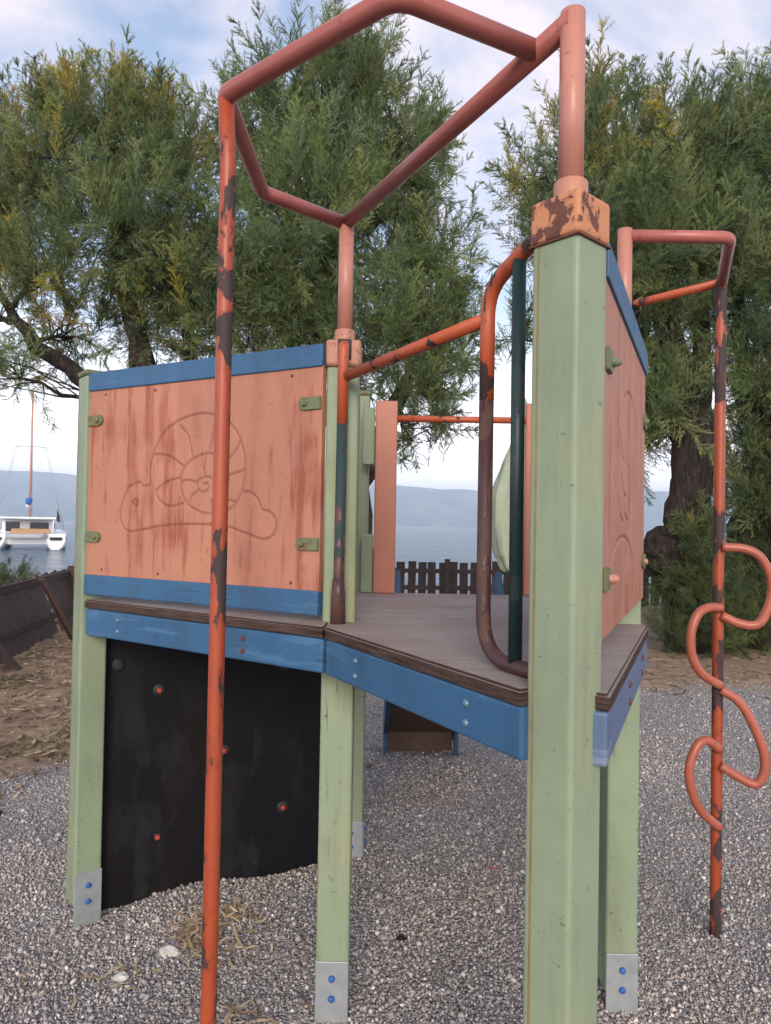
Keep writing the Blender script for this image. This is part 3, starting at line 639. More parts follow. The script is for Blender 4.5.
def make_foliage(name, lobes, seed, parent, off, per=165, size=(0.45, 1.1), up=0.85, mat=None, tone=1.0):
    rng = np.random.default_rng(seed); V = []; Tn = []; bases = []
    for x, y, z, r, den, yel in lobes:
        n = max(7, int(per*den*(0.12+0.88*r*r))); d = unit(rng.normal(size=(n, 3))); k = rng.uniform(0, 1, n)**0.5
        c = np.array([x, y, z]); lobe_sh = rng.uniform(0.8, 1.15)
        q = c+d*(r*k)[:, None]*np.array([1, 0.9, 1.0]); axd = unit(d*0.62*k[:, None]+np.array([0, 0, up])+rng.normal(0, 0.30, (n, 3)))
        # low on the crown the sprays hang out sideways and droop
        low = d[:, 2] < -0.35; axd[low] = unit(d[low]*[1, 1, 0.35]+rng.normal(0, .3, (low.sum(), 3))+[0, 0, -0.05])
        for i in range(n):
            tp, tj = PLUMES[rng.integers(len(PLUMES))]; s = rng.uniform(*size); w = axd[i]
            a = unit(np.cross(w, rng.normal(size=3))); b = np.cross(w, a); Rm = np.stack([a, b, w], 1)
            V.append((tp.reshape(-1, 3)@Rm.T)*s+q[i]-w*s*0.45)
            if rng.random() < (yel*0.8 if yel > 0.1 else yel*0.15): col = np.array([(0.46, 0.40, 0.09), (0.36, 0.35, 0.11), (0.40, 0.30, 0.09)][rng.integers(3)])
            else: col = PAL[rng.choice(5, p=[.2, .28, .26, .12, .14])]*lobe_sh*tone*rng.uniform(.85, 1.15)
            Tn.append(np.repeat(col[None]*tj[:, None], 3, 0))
        bases.append((c, q))
    V = np.concatenate(V)-np.array(off); Tn = np.clip(np.concatenate(Tn), 0.004, 1)
    return np_mesh(name, V, np.arange(len(V)).reshape(-1, 3), mat or M['leaf'], parent, attrs={'tint': Tn}), bases
def limb_pts(a, b, sag, rng, n=9, wob=0.06):
    a, b = Vector(a), Vector(b); m = (a+b)/2+Vector((rng.normal()*.15, rng.normal()*.15, sag)); o = []
    L = (b-a).length
    for i in range(n):
        t = i/(n-1); p = a*(1-t)**2+m*2*t*(1-t)+b*t*t
        if 0 < i < n-1: p += Vector(rng.normal(0, wob*L*0.25, 3))
        o.append(p)
    return o
def make_tree(lobes, stems, seed, label, loc, per=155, shoots=None, twig=11):
    """stems: list of (points, radii) making up the trunk; lobes hang on limbs grown from the nearest stem top"""
    t = thing('tamarisk_tree', label, 'tree', loc, group='feathery trees behind the play tower'); rng = np.random.default_rng(seed)
    cr, bases = make_foliage('crown', lobes, seed, t, loc, per)
    bm = bmesh.new(); tops = []
    for pts, rad in stems:
        pts = [Vector(p) for p in pts]; P, Rr = [], []
        for i in range(len(pts)-1):
            for k in range(5):
                u = k/5; P.append(pts[i].lerp(pts[i+1], u)+Vector(rng.normal(0, 0.012+0.03*rad[i]*0.6, 3))); Rr.append((rad[i]*(1-u)+rad[i+1]*u)*(1+rng.normal()*0.07))
        P.append(pts[-1]); Rr.append(rad[-1]); add_tube(bm, P, Rr, 14); tops += [(P[j], Rr[j]) for j in range(len(P)//2, len(P))]
    for (c, q), lb in zip(bases, lobes):
        c_ = Vector(c); cand = sorted(tops, key=lambda w: (w[0]-c_).length+(2 if w[0].z > c_.z-0.2 else 0))
        s, sr = cand[0]; e = c_+Vector((0, 0, -0.1)); lp = limb_pts(s, e, -0.12*(e-s).length+0.1, rng)
        r0 = min(sr*0.75, 0.025+0.035*lb[3]*(e-s).length**0.5)
        add_tube(bm, lp, list(np.linspace(r0, 0.014, len(lp))), 7)
        for j in rng.choice(len(q), min(len(q), int(twig*(1+lb[3]))), replace=False):
            k = rng.integers(len(lp)//2, len(lp)); tp = limb_pts(lp[k], q[j], 0.05, rng, 6, 0.08); add_tube(bm, tp, list(np.linspace(0.012, 0.004, 6)), 5)
    finish(bm, 'trunk', M['bark'], t, loc)
    if shoots: make_foliage('basal_shoots', shoots, seed+5, t, loc, 170, (0.3, 0.55), 0.5, tone=0.7)
    return t
LA = [(-5.25, 9.80, 6.02, 1.10, 0.8, 0.30), (-6.69, 10.30, 6.52, 1.31, 0.9, 0.10), (-4.53, 9.70, 6.53, 0.96, 0.85, 0.15), (-3.93, 9.90, 7.10, 0.70, 0.75, 0.35), (-3.12, 9.80, 6.50, 0.78, 0.85, 0.15), (-3.50, 9.20, 5.38, 1.04, 0.85, 0.05), (-4.45, 8.90, 4.70, 0.70, 0.6, 0.30), (-2.86, 9.70, 5.19, 1.02, 1.00, 0.03), (-4.39, 9.80, 4.10, 0.76, 0.32, 0.55), (-3.26, 10.00, 4.46, 1.0, 0.75, 0.30), (-4.50, 8.70, 3.31, 0.55, 0.28, 0.10), (-5.98, 9.90, 4.38, 1.12, 0.5, 0.15), (-4.61, 10.00, 7.55, 0.36, 1.0, 0.85), (-4.95, 10.0, 7.35, 0.28, 1.0, 0.8), (-3.69, 9.90, 7.50, 0.26, 1.1, 0.85), (-3.25, 9.9, 7.2, 0.24, 1.1, 0.85)]
LB = [(-0.98, 9.70, 7.07, 1.09, 1.10, 0.04), (-1.89, 9.80, 6.91, 0.86, 1.00, 0.05), (-0.08, 9.60, 6.35, 1.01, 1.00, 0.04), (-1.17, 9.20, 5.42, 1.23, 1.15, 0.03), (0.41, 9.70, 5.32, 0.79, 1.00, 0.03), (0.15, 9.30, 4.04, 0.92, 1.00, 0.03), (-0.93, 9.70, 4.13, 1.16, 1.10, 0.04), (-2.12, 9.80, 4.56, 1.17, 1.10, 0.05), (0.61, 9.10, 3.29, 0.62, 0.70, 0.03), (-0.94, 9.80, 8.10, 0.47, 0.60, 0.05), (0.47, 9.90, 6.86, 0.53, 0.80, 0.04), (0.30, 8.90, 2.68, 0.50, 0.35, 0.03), (-0.45, 9.80, 7.76, 0.62, 0.80, 0.03), (0.89, 9.50, 4.25, 0.47, 0.70, 0.03)]
LC_ = [(2.33, 9.50, 6.35, 0.78, 0.55, 0.45), (3.06, 9.30, 6.58, 0.81, 0.90, 0.12), (2.57, 9.10, 5.19, 0.92, 0.95, 0.05), (3.39, 8.90, 5.12, 1.00, 1.10, 0.03), (3.30, 9.30, 4.10, 0.92, 1.00, 0.02), (3.52, 8.90, 3.20, 0.62, 1.10, 0.02), (2.08, 9.50, 5.34, 0.60, 0.55, 0.30), (3.95, 9.40, 6.52, 0.93, 0.90, 0.08), (3.39, 9.50, 2.95, 0.67, 0.80, 0.02), (1.90, 9.70, 6.23, 0.48, 0.35, 0.40), (2.84, 9.70, 7.48, 0.44, 0.50, 0.20), (1.76, 9.50, 4.13, 0.47, 0.30, 0.10)]
LD_ = [(4.78, 9.60, 6.78, 1.01, 0.90, 0.08), (5.62, 9.40, 6.02, 1.26, 1.00, 0.05), (4.51, 9.00, 4.80, 1.01, 1.10, 0.03), (5.04, 8.90, 3.64, 1.07, 1.10, 0.02), (5.15, 9.40, 2.90, 0.70, 1.00, 0.02), (4.35, 9.50, 5.71, 0.80, 1.00, 0.03), (4.94, 9.00, 2.14, 0.76, 1.00, 0.02), (6.17, 9.50, 4.61, 1.20, 1.00, 0.03), (5.11, 9.60, 7.46, 0.51, 0.60, 0.20), (5.05, 9.10, 1.63, 0.55, 0.80, 0.02)]
make_tree(LA, [([(-2.75, 9.6, -0.1), (-2.85, 9.6, 1.4), (-3.2, 9.65, 3.0), (-3.6, 9.7, 4.6), (-3.8, 9.8, 6.0)], [0.26, 0.22, 0.19, 0.12, 0.05]),
               ([(-3.1, 9.6, 2.5), (-3.9, 9.3, 3.3), (-4.6, 9.2, 3.75), (-5.2, 9.3, 4.6)], [0.15, 0.12, 0.09, 0.04]),
               ([(-2.95, 9.62, 2.0), (-2.7, 9.7, 3.6), (-2.9, 9.8, 5.2)], [0.13, 0.10, 0.05])],
          21, 'tall feathery tree with yellow tips at far left behind the snail panel', (-2.75, 9.6, 0))
make_tree(LB, [([(-0.30, 9.7, -0.1), (-0.34, 9.7, 1.6), (-0.55, 9.65, 3.2), (-0.8, 9.6, 5.0), (-0.75, 9.7, 6.6)], [0.20, 0.17, 0.15, 0.10, 0.04]),
               ([(-0.38, 9.68, 2.0), (0.05, 9.4, 2.95), (0.35, 9.2, 3.6), (0.35, 9.5, 5.0)], [0.13, 0.11, 0.08, 0.04]),
               ([(-0.45, 9.68, 2.4), (-1.2, 9.7, 3.6), (-1.8, 9.8, 5.4)], [0.12, 0.09, 0.05])],
          22, 'dense dark green feathery tree directly behind the tower, reaching highest', (-0.30, 9.7, 0))
make_tree(LC_, [([(3.95, 9.0, -0.1), (3.92, 9.0, 0.7), (3.80, 9.0, 1.3), (3.86, 9.0, 1.9), (3.90, 9.0, 2.7), (3.6, 9.1, 4.0), (3.3, 9.2, 5.6)], [0.40, 0.34, 0.30, 0.27, 0.26, 0.17, 0.06]),
                ([(3.86, 9.0, 2.5), (3.2, 9.3, 3.6), (2.7, 9.4, 5.0), (2.5, 9.5, 6.0)], [0.17, 0.12, 0.08, 0.03]),
                ([(3.62, 8.95, 0.85), (3.50, 8.9, 1.15), (3.47, 8.9, 1.38), (3.55, 8.9, 1.52)], [0.22, 0.25, 0.20, 0.07]),
                ([(3.9, 9.0, 2.6), (4.1, 9.2, 4.0), (4.0, 9.3, 5.6)], [0.17, 0.11, 0.05])],
          23, 'feathery tree with a thick gnarled trunk beside the climbing pole', (3.95, 9.0, 0),
          shoots=[(3.84, 8.66, 1.5, 0.28, 2.0, .01), (3.74, 8.64, 1.15, 0.34, 1.7, .01), (3.66, 8.6, 0.72, 0.40, 1.7, .01), (3.55, 8.6, 0.3, 0.34, 1.5, .01), (4.22, 8.7, 0.6, 0.42, 1.5, .01), (3.98, 8.5, 0.3, 0.40, 1.6, .01), (4.15, 8.75, 1.0, 0.3, 1.4, .01)])
make_tree(LD_, [([(4.95, 9.3, -0.1), (4.88, 9.3, 0.8), (4.85, 9.3, 1.6), (5.05, 9.3, 2.5), (5.2, 9.3, 4.0), (5.2, 9.4, 6.0)], [0.48, 0.38, 0.34, 0.30, 0.18, 0.06]),
                ([(5.0, 9.3, 2.2), (4.7, 9.3, 3.4), (4.6, 9.4, 5.2)], [0.18, 0.12, 0.05])],
          24, 'feathery tree at the right edge with a wide leafy lower trunk', (4.95, 9.3, 0),
          shoots=[(4.90, 8.9, 0.9, 0.42, 1.1, .02), (4.6, 8.8, 0.4, 0.42, 1.0, .02), (5.1, 8.85, 0.5, 0.5, 1.0, .02), (4.95, 8.8, 1.3, 0.45, 1.0, .02)])
# rounded bush past the leaning fence
b_ = thing('bush', 'low dark green bush poking up behind the leaning fence', 'bush', (-5.35, 9.9, -0.6))
make_foliage('foliage', [(-5.22, 9.9, 0.42, 0.45, 1.9, 0), (-5.6, 10.1, 0.35, 0.5, 1.8, 0), (-5.05, 10.1, 0.05, 0.5, 1.5, 0)], 31, b_, (-5.35, 9.9, -0.6), 260, (0.25, 0.40), 0.5, tone=0.55)
bm = bmesh.new()
for k in range(7): add_tube(bm, [(-5.35, 9.9, -0.7), (-5.35+0.12*math.cos(k), 9.9+0.12*math.sin(k), -0.1), (-5.35+0.3*math.cos(k), 9.9+0.3*math.sin(k), 0.45)], [0.02, 0.014, 0.006], 6)
finish(bm, 'stem', M['bark'], b_, (-5.35, 9.9, -0.6))

# ------------------------------------------------------------------ fences
def picket_fence(label, a, b, h, pitch, pw, rails, posts, lean=(0, 0), seed=1, group=None, jit=0.02, front=1, post_h=None, wood='darkwood'):
    rng = np.random.default_rng(seed); a, b = Vector(a), Vector(b); L = (b-a).length; d = (b-a).normalized(); n = Vector((d.y, -d.x)); off = (a.x, a.y, 0)
    g = thing('picket_fence', label, 'fence', off, group=group)
    lm = lambda s, u, z: Vector((a.x+d.x*s+n.x*u+lean[0]*z, a.y+d.y*s+n.y*u+lean[1]*z, z))
    def board(bm, s, w, u, th, z0, z1, tilt=0.0):
        q = [lm(s+dx+tilt*z, u+du, z) for z in (z0, z1) for dx, du in ((-w/2, -th/2), (w/2, -th/2), (w/2, th/2), (-w/2, th/2))]
        v = [bm.verts.new(p) for p in q]
        for f in ((3, 2, 1, 0), (4, 5, 6, 7), (0, 1, 5, 4), (1, 2, 6, 5), (2, 3, 7, 6), (3, 0, 4, 7)): bm.faces.new([v[k] for k in f])
    bm = bmesh.new(); s = pitch*0.5; i = 0
    while s < L:
        if rng.random() > 0.02: board(bm, s+rng.normal(0, pitch*0.03), pw*rng.uniform(0.9, 1.05), 0.0, 0.02, 0.02+rng.uniform(-.01, .02), h*(1+rng.normal(0, jit)), rng.normal(0, 0.012))
        s += pitch
    finish(bm, 'pickets', M[wood], g, off)
    for z in rails:
        bm = bmesh.new(); m_, LL = bar_mtx((a.x+n.x*0.033*front+lean[0]*z, a.y+n.y*0.033*front+lean[1]*z), (b.x+n.x*0.033*front+lean[0]*z, b.y+n.y*0.033*front+lean[1]*z), z-0.04, z+0.04)
        add_box(bm, (LL, 0.04, 0.085), m_, 0.003); finish(bm, 'rail', M[wood], g, off)
    for s in posts:
        bm = bmesh.new(); board(bm, s, 0.10, 0.10*front, 0.09, -0.4, (post_h or h)+0.06); finish(bm, 'fence_post', M[wood], g, off)
    return g
picket_fence('dark brown picket fence along the shore, standing upright behind the trees', (-3.9, 13.7), (13.5, 13.7), 0.80, 0.205, 0.162, (0.30, 0.62), [0.4+2.35*k for k in range(8)], seed=3, wood='oldwood')
lf = picket_fence('dark brown picket fence on the left leaning outwards towards the water', (FA[0]+0.16, FA[1]-1.9), (FB[0], FB[1]), 0.75, 0.135, 0.105, (0.25, 0.70), [5.3], lean=(-0.42, 0.05), seed=4, jit=0.03)
def prop(a, b, w, th, label):
    a, b = Vector(a), Vector(b); d = (b-a); bm = bmesh.new(); q = d.to_track_quat('Z', 'Y').to_matrix().to_4x4(); q.translation = (a+b)/2
    add_box(bm, (w, th, d.length), q, 0.004); o = finish(bm, 'fence_board', M['darkwood']); o.location = a
    o.data.transform(Matrix.Translation(-a)); tag(o, label, 'board', 'loose boards propping the leaning fence'); return o
prop((-3.78, 8.75, -0.02), (-4.07, 8.45, 0.78), 0.12, 0.05, 'thick dark board leaning against the fallen-back fence near the green post')
prop((-3.60, 7.08, -0.05), (-3.98, 7.1, 0.34), 0.10, 0.06, 'short dark board propped at the near foot of the leaning fence')

# ------------------------------------------------------------------ sailing catamaran
def boat():
    O = (-32.1, 64.0, -1.2); t = thing('catamaran', 'white sailing catamaran moored off the shore with a blue sail cover', 'boat', O, R(24))
    white = simple('white_gelcoat', (0.78, 0.77, 0.75), 0.35, 0.05, 2, 0); dark = simple('dark_cabin_glass', (0.015, 0.016, 0.02), 0.15, 0.1, 2, 0); grey = simple('grey_dinghy_rubber', (0.33, 0.35, 0.38), 0.6, 0.1, 3, 0)
    blue = simple('blue_sail_cover', (0.02, 0.12, 0.40), 0.8, 0.2, 3, 0); mastm = simple('mast_alloy', (0.42, 0.20, 0.15), 0.5, 0.1, 2, 0); blk = simple('black_flag_cloth', (0.02, 0.02, 0.03), 0.8, 0.1, 3, 0); wire = simple('rigging_wire', (0.35, 0.35, 0.37), 0.5, 0.1, 3, 0); inter = simple('cockpit_wood', (0.36, 0.21, 0.11), 0.6, 0.2, 3, 0)
    anti = simple('blue_waterline_stripe', (0.03, 0.08, 0.16), 0.6, 0.1, 3, 0)
    def P(name, bm, m, par=t, sm=False): return finish(bm, name, m, par, (0, 0, 0), sm)
    def BX(c, s, b=0.05):
        bm = bmesh.new(); add_box(bm, s, Matrix.Translation(c), b); return bm
    for sx in (-1, 1):
        bm = bmesh.new(); rings = []
        for y, w, z1, zb in ((-5.2, 0.55, 0.45, 0.05), (-4.6, 0.72, 0.75, -0.25), (-4.2, 0.74, 1.35, -0.3), (0, 0.80, 1.45, -0.4), (4.2, 0.55, 1.55, -0.35), (6.0, 0.06, 1.65, -0.1)):
            rings.append([bm.verts.new((sx*2.3+x, y, z)) for x, z in ((-w, z1), (-w*0.95, 0.35), (-w*0.45, zb), (w*0.45, zb), (w*0.95, 0.35), (w, z1))])
        for i in range(len(rings)-1):
            for k in range(5): bm.faces.new((rings[i][k], rings[i][k+1], rings[i+1][k+1], rings[i+1][k]))
            bm.faces.new((rings[i][5], rings[i][0], rings[i+1][0], rings[i+1][5]))
        bm.faces.new(rings[0]); bm.faces.new(rings[-1][::-1]); h = P('hull', bm, white)
        P('hull_window', BX((sx*2.3+sx*0.79, -1.5, 0.95), (0.04, 2.2, 0.22), 0), dark, h)
        P('stern_window', BX((sx*2.3, -4.43, 0.98), (0.95, 0.5, 0.26), 0.02), dark, h)
        P('waterline_stripe', BX((sx*2.3, -0.5, 0.10), (1.50, 8.4, 0.14), 0.02), anti, h)
    P('bridge_deck', BX((0, 0, 0.92), (3.4, 8.2, 0.86)), white)
    c = P('cabin', BX((0, 0.6, 1.95), (4.1, 4.4, 1.25), 0.25), white); P('coach_roof', BX((0, -0.6, 2.72), (4.6, 6.4, 0.16), 0.06), white)
    P('cabin_window', BX((-1.2, -1.62, 1.95), (1.1, 0.06, 0.85), 0), dark, c); P('cabin_window', BX((0.9, -1.62, 2.0), (1.5, 0.06, 0.7), 0), dark, c); P('cabin_window', BX((2.07, 0.6, 2.05), (0.05, 3.2, 0.5), 0), dark, c); P('cabin_window', BX((-2.07, 0.6, 2.05), (0.05, 3.2, 0.5), 0), dark, c)
    P('cockpit_bench', BX((0.3, -3.0, 1.55), (3.0, 0.7, 0.5)), inter)
    for x in (-2.05, 2.05): bm = bmesh.new(); add_tube(bm, [(x, -3.5, 1.3), (x, -3.5, 2.7)], 0.05, 8); P('roof_stanchion', bm, white)
    bm = bmesh.new(); add_tube(bm, fillet([(-1.5, -4.9, 1.15), (1.1, -4.9, 1.15), (1.5, -4.5, 1.25)], 0.2), 0.23, 12); d_ = P('dinghy', bm, grey, t, True)
    bm = bmesh.new(); add_tube(bm, [(0, 1.0, 2.7), (0, 1.0, 14.6)], [0.11, 0.08], 10); m_ = P('mast', bm, mastm)
    bm = bmesh.new(); add_tube(bm, [(-1.3, 1.0, 9.2), (0, 1.05, 9.3), (1.3, 1.0, 9.2)], 0.035, 6); P('spreader', bm, wire, m_)
    bm = bmesh.new(); add_tube(bm, [(0, 0.9, 3.75), (0, -4.6, 3.75)], 0.09, 8); bo = P('boom', bm, white)
    bm = bmesh.new(); add_tube(bm, [(0, 0.85, 4.35), (-.05, 0.2, 4.3), (0.03, -1.8, 4.15), (0, -4.3, 3.95)], [0.20, 0.30, 0.25, 0.12], 10); P('sail_cover', bm, blue, bo, True)
    for a, b in (((2.9, 0.5, 1.5), (0.0, 1.0, 14.2)), ((-2.9, 0.5, 1.5), (0.0, 1.0, 14.2)), ((2.9, 0.6, 1.5), (1.3, 1.0, 9.2)), ((-2.9, 0.6, 1.5), (-1.3, 1.0, 9.2)), ((0, 5.6, 1.6), (0, 1.1, 13.8))):
        bm = bmesh.new(); add_tube(bm, [a, b], 0.018, 5); P('stay', bm, wire)
    bm = bmesh.new(); add_tube(bm, [(2.2, -4.5, 1.4), (2.35, -4.7, 3.6)], 0.025, 6); fp = P('flag_pole', bm, wire)
    bm = bmesh.new(); v = [bm.verts.new(p) for p in ((2.34, -4.7, 3.6), (2.31, -4.7, 2.5), (2.62, -4.75, 2.35), (2.55, -4.8, 2.9))]; bm.faces.new(v); fl = P('flag', bm, blk, fp)
    s = fl.modifiers.new('thick', 'SOLIDIFY'); s.thickness = 0.01
boat()

# ------------------------------------------------------------------ furled parasol beyond the slide
def parasol():
    O = (1.72, 9.0, 0.0); t = thing('furled_parasol', 'tall pale green furled parasol seen beyond the slide opening', 'parasol', O)
    m = simple('pale_green_canvas', (0.26, 0.30, 0.225), 0.9, 0.2, 7, 0.3, bd=0.02); rng = np.random.default_rng(3)
    prof = [(0.97, 0.20), (1.02, 0.25), (1.15, 0.30), (1.5, 0.345), (1.9, 0.335), (2.3, 0.25), (2.55, 0.15), (2.8, 0.105), (3.1, 0.05), (3.16, 0.01)]
    zs = np.linspace(0.97, 3.16, 50); rs = np.interp(zs, [p[0] for p in prof], [p[1] for p in prof]); nS = 72; th = np.linspace(0, 2*math.pi, nS, endpoint=False)
    V = []
    for z, r in zip(zs, rs):
        k = 1+0.13*np.cos(8*th+1.4*z+0.5*np.sin(3*z))+0.05*np.sin(17*th-2*z); V.append(np.stack([r*k*np.cos(th)+0.02*np.sin(3*z), r*k*np.sin(th), np.full(nS, z)-0.05*np.cos(8*th)*(z < 1.1)], -1))
    V = np.array(V).reshape(-1, 3); i = np.arange(len(V)).reshape(len(zs), nS); j = np.roll(i, -1, 1)
    F = np.stack([i[:-1], j[:-1], j[1:], i[1:]], -1).reshape(-1, 4)
    np_mesh('canopy', V, F, m, t, smooth=True)
    bm = bmesh.new(); add_tube(bm, [(0, 0, 0), (0, 0, 3.22)], 0.028, 10); finish(bm, 'pole', M['greywood'], t)
    bm = bmesh.new(); add_tube(bm, [(0, 0, 0), (0, 0, 0.05), (0, 0, 0.09), (0, 0, 0.13)], [0.30, 0.30, 0.22, 0.06], 20); finish(bm, 'base', simple('concrete_base', (0.3, 0.3, 0.29), 0.9), t)
parasol()

# ------------------------------------------------------------------ loose gravel, litter, straw
def pebbles():
    rng = np.random.default_rng(5); pts = []
    for y0, y1, n_ in ((0.9, 3.0, 13000), (3.0, 4.6, 6800), (4.6, 7.2, 2600)):
        area = ((0.58*y0+1.0)+(0.58*y1+1.0))*(y1-y0); n = int(area*n_); y = rng.uniform(y0, y1, n); x = rng.uniform(-1, 1, n)*(0.58*y+1.0)
        pts.append(np.stack([x, y], -1))
    p = np.concatenate(pts); e = earth_mask(p[:, 0], p[:, 1]); p = p[rng.random(len(p)) > e*1.3-0.12]; n = len(p)
    cube = np.array([(x, y, z) for x in (-1, 1) for y in (-1, 1) for z in (-1, 1)], float)*0.62
    V = np.repeat(cube[None], n, 0)+rng.normal(0, 0.24, (n, 8, 3))
    s = np.clip(rng.lognormal(math.log(0.0037), 0.40, n), 0.0022, 0.013); sc = s[:, None]*rng.uniform(0.65, 1.3, (n, 3)); sc[:, 2] *= 0.8
    V *= sc[:, None, :]
    q = rng.normal(size=(n, 4)); q /= np.linalg.norm(q, axis=1, keepdims=True); w, x, y, z = q.T
    Rm = np.stack([1-2*(y*y+z*z), 2*(x*y-z*w), 2*(x*z+y*w), 2*(x*y+z*w), 1-2*(x*x+z*z), 2*(y*z-x*w), 2*(x*z-y*w), 2*(y*z+x*w), 1-2*(x*x+y*y)], -1).reshape(n, 3, 3)
    V = np.einsum('nij,nkj->nki', Rm, V); V[:, :, 0] += p[:, None, 0]; V[:, :, 1] += p[:, None, 1]; V[:, :, 2] += (gz(p[:, 0], p[:, 1])+s*rng.uniform(0.1, 0.8, n))[:, None]
    f = np.array([(0, 1, 3, 2), (4, 6, 7, 5), (0, 4, 5, 1), (2, 3, 7, 6), (0, 2, 6, 4), (1, 5, 7, 3)]); F = (f[None]+np.arange(n)[:, None, None]*8).reshape(-1, 4)
    pal = np.array([(0.17, 0.155, 0.158), (0.27, 0.245, 0.245), (0.36, 0.33, 0.325), (0.46, 0.43, 0.415), (0.60, 0.57, 0.54), (0.34, 0.275, 0.24), (0.24, 0.215, 0.225), (0.72, 0.70, 0.67)])
    c = pal[rng.choice(8, n, p=[.12, .22, .26, .17, .05, .06, .11, .01])]; c = (0.74*c+0.26*np.array([0.37, 0.33, 0.32]))*rng.uniform(1.0, 1.3, (n, 1)); lf_ = np.sin(p[:, 0]*2.3+1.1*np.sin(p[:, 1]*1.7))*np.cos(p[:, 1]*2.9+p[:, 0])+0.6*np.sin(p[:, 0]*6.1-p[:, 1]*4.7); c = c*(1+0.10*lf_[:, None])*(1+np.maximum(lf_, 0)[:, None]*np.array([0.05, 0.0, -0.07]))
    m, t, b = new_mat('crushed_stone', 0.85, 0.25); a = N(t, 'ShaderNodeAttribute'); a.attribute_name = 'tint'; t.links.new(a.outputs['Color'], b.inputs['Base Color'])
    o = np_mesh('gravel_stones', V.reshape(-1, 3), F, m, attrs={'tint': np.repeat(c, 8, 0)}); tag(o, 'loose crushed grey gravel under and around the tower', 'gravel', kind='stuff')
pebbles()
def strips(name, label, pts, lens, wid, cols, seed, mat_name, lift=0.006, curl=0.3):
    """dry leaf blades: bent strips of four cross sections lying at random"""
    rng = np.random.default_rng(seed); n = len(pts); a = rng.uniform(0, 2*math.pi, n); L = rng.uniform(*lens, n); w = rng.uniform(*wid, n); ts = np.linspace(0, 1, 5)
    bend = rng.normal(0, 0.5, n); tilt = rng.normal(0, 0.10, n); V = np.zeros((n, 5, 2, 3))
    for k, t in enumerate(ts):
        ang = a+bend*(t-0.5); cx = pts[:, 0]+np.cos(ang)*L*(t-0.5); cy = pts[:, 1]+np.sin(ang)*L*(t-0.5)
        z = gz(cx, cy)+lift+pts[:, 2]+np.abs(tilt)*L*t+curl*L*(t-0.5)**2*rng.uniform(0, 1, n); ww = w*(1-(2*t-1)**4*0.75)
        for s, sg in ((0, -1), (1, 1)):
            V[:, k, s, 0] = cx-np.sin(ang)*ww*0.5*sg; V[:, k, s, 1] = cy+np.cos(ang)*ww*0.5*sg; V[:, k, s, 2] = z+sg*ww*rng.normal(0, 0.25, n)
    f = np.array([(2*k, 2*k+1, 2*k+3, 2*k+2) for k in range(4)]); F = (f[None]+np.arange(n)[:, None, None]*10).reshape(-1, 4)
    c = np.array(cols)[rng.integers(len(cols), size=n)]*rng.uniform(0.75, 1.2, (n, 1))
    m = leaf_mat(mat_name, 0.15); o = np_mesh(name, V.reshape(-1, 3), F, m, attrs={'tint': np.repeat(c, 10, 0)}); tag(o, label, 'leaf litter', kind='stuff'); return o
def pile(rng, x, y, n, sx, sy, h=0.03):
    q = rng.normal(size=(n, 2))*[sx, sy]; return np.c_[x+q[:, 0], y+q[:, 1], h*np.exp(-(q[:, 0]/sx)**2-(q[:, 1]/sy)**2)*rng.random(n)]
rg = np.random.default_rng(9)
TAN = [(0.52, 0.40, 0.26), (0.60, 0.48, 0.33), (0.42, 0.31, 0.19), (0.32, 0.22, 0.13)]
P_ = np.concatenate([pile(rg, -0.64, 2.56, 120, 0.055, 0.075, 0.04), pile(rg, -0.52, 2.70, 40, 0.05, 0.05, 0.03), pile(rg, -0.50, 2.50, 12, 0.05, 0.05, 0.02), pile(rg, -0.86, 2.32, 16, 0.05, 0.045), pile(rg, -0.42, 2.18, 16, 0.04, 0.04), pile(rg, -0.30, 2.12, 8, 0.04, 0.04), pile(rg, -1.25, 2.55, 5, 0.1, 0.2), pile(rg, 0.18, 3.9, 40, 0.16, 0.12, 0.02)])
strips('straw_litter', 'tan dry leaf blades heaped on the gravel below the climbing board', P_, (0.03, 0.12), (0.004, 0.011), TAN, 12, 'dry_leaf_blades')
xs_ = rg.uniform(-4.2, 0.3, 5200); ys_ = rg.uniform(3.3, 9.2, 5200); k_ = rg.random(5200) < (earth_mask(xs_, ys_)*(xs_ < 0)*0.9+0.012)
P2 = np.c_[xs_[k_], ys_[k_], rg.random(k_.sum())*0.015]
strips('fallen_leaf_litter', 'brown fallen leaves and straw covering the earth on the left', P2, (0.05, 0.16), (0.010, 0.026), [(0.30, 0.21, 0.135), (0.24, 0.16, 0.10), (0.40, 0.30, 0.19), (0.16, 0.10, 0.07)], 13, 'brown_fallen_leaves')
xs_ = rg.uniform(0.2, 7.5, 5200); ys_ = rg.uniform(4.8, 13.5, 5200); k_ = rg.random(5200) < earth_mask(xs_, ys_)
strips('twig_litter', 'fine brown twigs and leaf debris under the right-hand trees', np.c_[xs_[k_], ys_[k_], rg.random(k_.sum())*0.01], (0.04, 0.14), (0.006, 0.016), [(0.12, 0.08, 0.055), (0.24, 0.17, 0.11), (0.36, 0.27, 0.17), (0.06, 0.04, 0.03)], 14, 'twig_debris')
xs_ = rg.uniform(-3.9, -1.9, 1500); ys_ = rg.uniform(4.4, 7.0, 1500); kk = (np.sin(xs_*5)+np.cos(ys_*4)+rg.normal(0, .4, 1500)) > 0.9
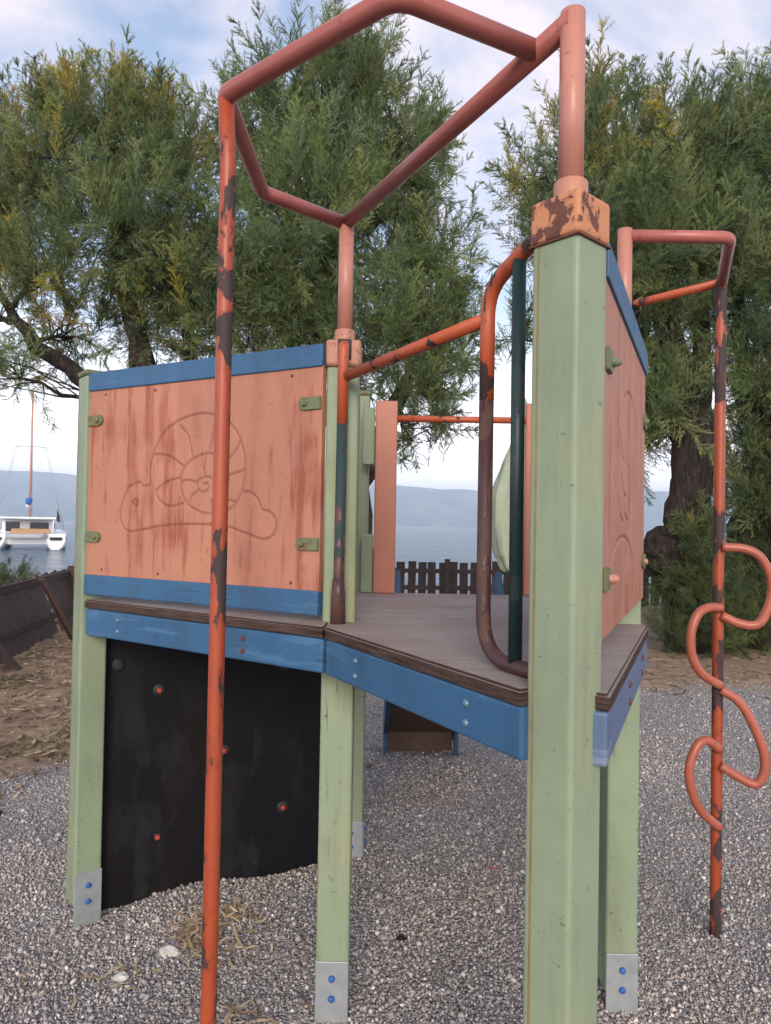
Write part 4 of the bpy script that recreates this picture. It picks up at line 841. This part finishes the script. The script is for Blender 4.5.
def tufts():
    p = np.c_[xs_[kk], ys_[kk]]; rng = np.random.default_rng(2); n = len(p)*4; b = np.repeat(p, 4, 0)+rng.normal(0, 0.02, (n, 2)); B = np.c_[b, gz(b[:, 0], b[:, 1])]
    d = unit(np.c_[rng.normal(0, 0.5, (n, 2)), np.ones(n)]); T = blades(B, d, rng.uniform(0.02, 0.06, n), np.full(n, 0.006), rng)
    c = np.array([(0.07, 0.10, 0.03), (0.11, 0.13, 0.045)])[rng.integers(2, size=n)]
    o = np_mesh('grass', T.reshape(-1, 3), np.arange(3*n).reshape(-1, 3), M['leaf'], attrs={'tint': np.repeat(c, 3, 0)}); tag(o, 'sparse short green grass on the leaf-strewn earth at left', 'grass', kind='stuff')
tufts()
def lump(name, label, cat, loc, size, mat, seed, group=None):
    rng = np.random.default_rng(seed); bm = bmesh.new(); bmesh.ops.create_icosphere(bm, subdivisions=2, radius=1.0)
    for v in bm.verts: v.co *= 1+rng.normal(0, 0.11); v.co = Vector((v.co.x*size[0], v.co.y*size[1], v.co.z*size[2]))
    o = finish(bm, name, mat); o.location = (loc[0], loc[1], float(gz(loc[0], loc[1]))+size[2]*0.5); tag(o, label, cat, group); return o
pale = simple('pale_limestone', (0.50, 0.47, 0.44), 0.9, 0.2, 40, 0.3)
lump('stone', 'larger pale stone lying in the straw heap', 'stone', (-0.72, 2.47), (0.034, 0.026, 0.02), pale, 1)
lump('stone', 'smaller pale stone in front of the straw heap', 'stone', (-0.83, 2.33), (0.024, 0.018, 0.015), pale, 2)
lump('bark_chip', 'dark bark chip on the open gravel near the front post', 'bark chip', (0.085, 2.62), (0.022, 0.012, 0.010), M['bark'], 3)
lump('clod', 'dark clod of earth on gravel left of the tower', 'clod', (-1.95, 3.62), (0.035, 0.025, 0.02), M['bark'], 4)
def wrapper():
    bm = bmesh.new(); rng = np.random.default_rng(8); v = [[bm.verts.new((0.012*i-0.018, 0.010*j-0.012, 0.010+rng.uniform(0, 0.012))) for j in range(3)] for i in range(4)]
    for i in range(3):
        for j in range(2): bm.faces.new((v[i][j], v[i+1][j], v[i+1][j+1], v[i][j+1]))
    o = finish(bm, 'wrapper', simple('red_foil', (0.45, 0.03, 0.03), 0.35, 0.2, 30)); o.location = (0.50, 3.13, float(gz(0.50, 3.13))); s = o.modifiers.new('thick', 'SOLIDIFY'); s.thickness = 0.0008
    tag(o, 'crumpled red scrap of wrapper on the gravel', 'litter')
wrapper()
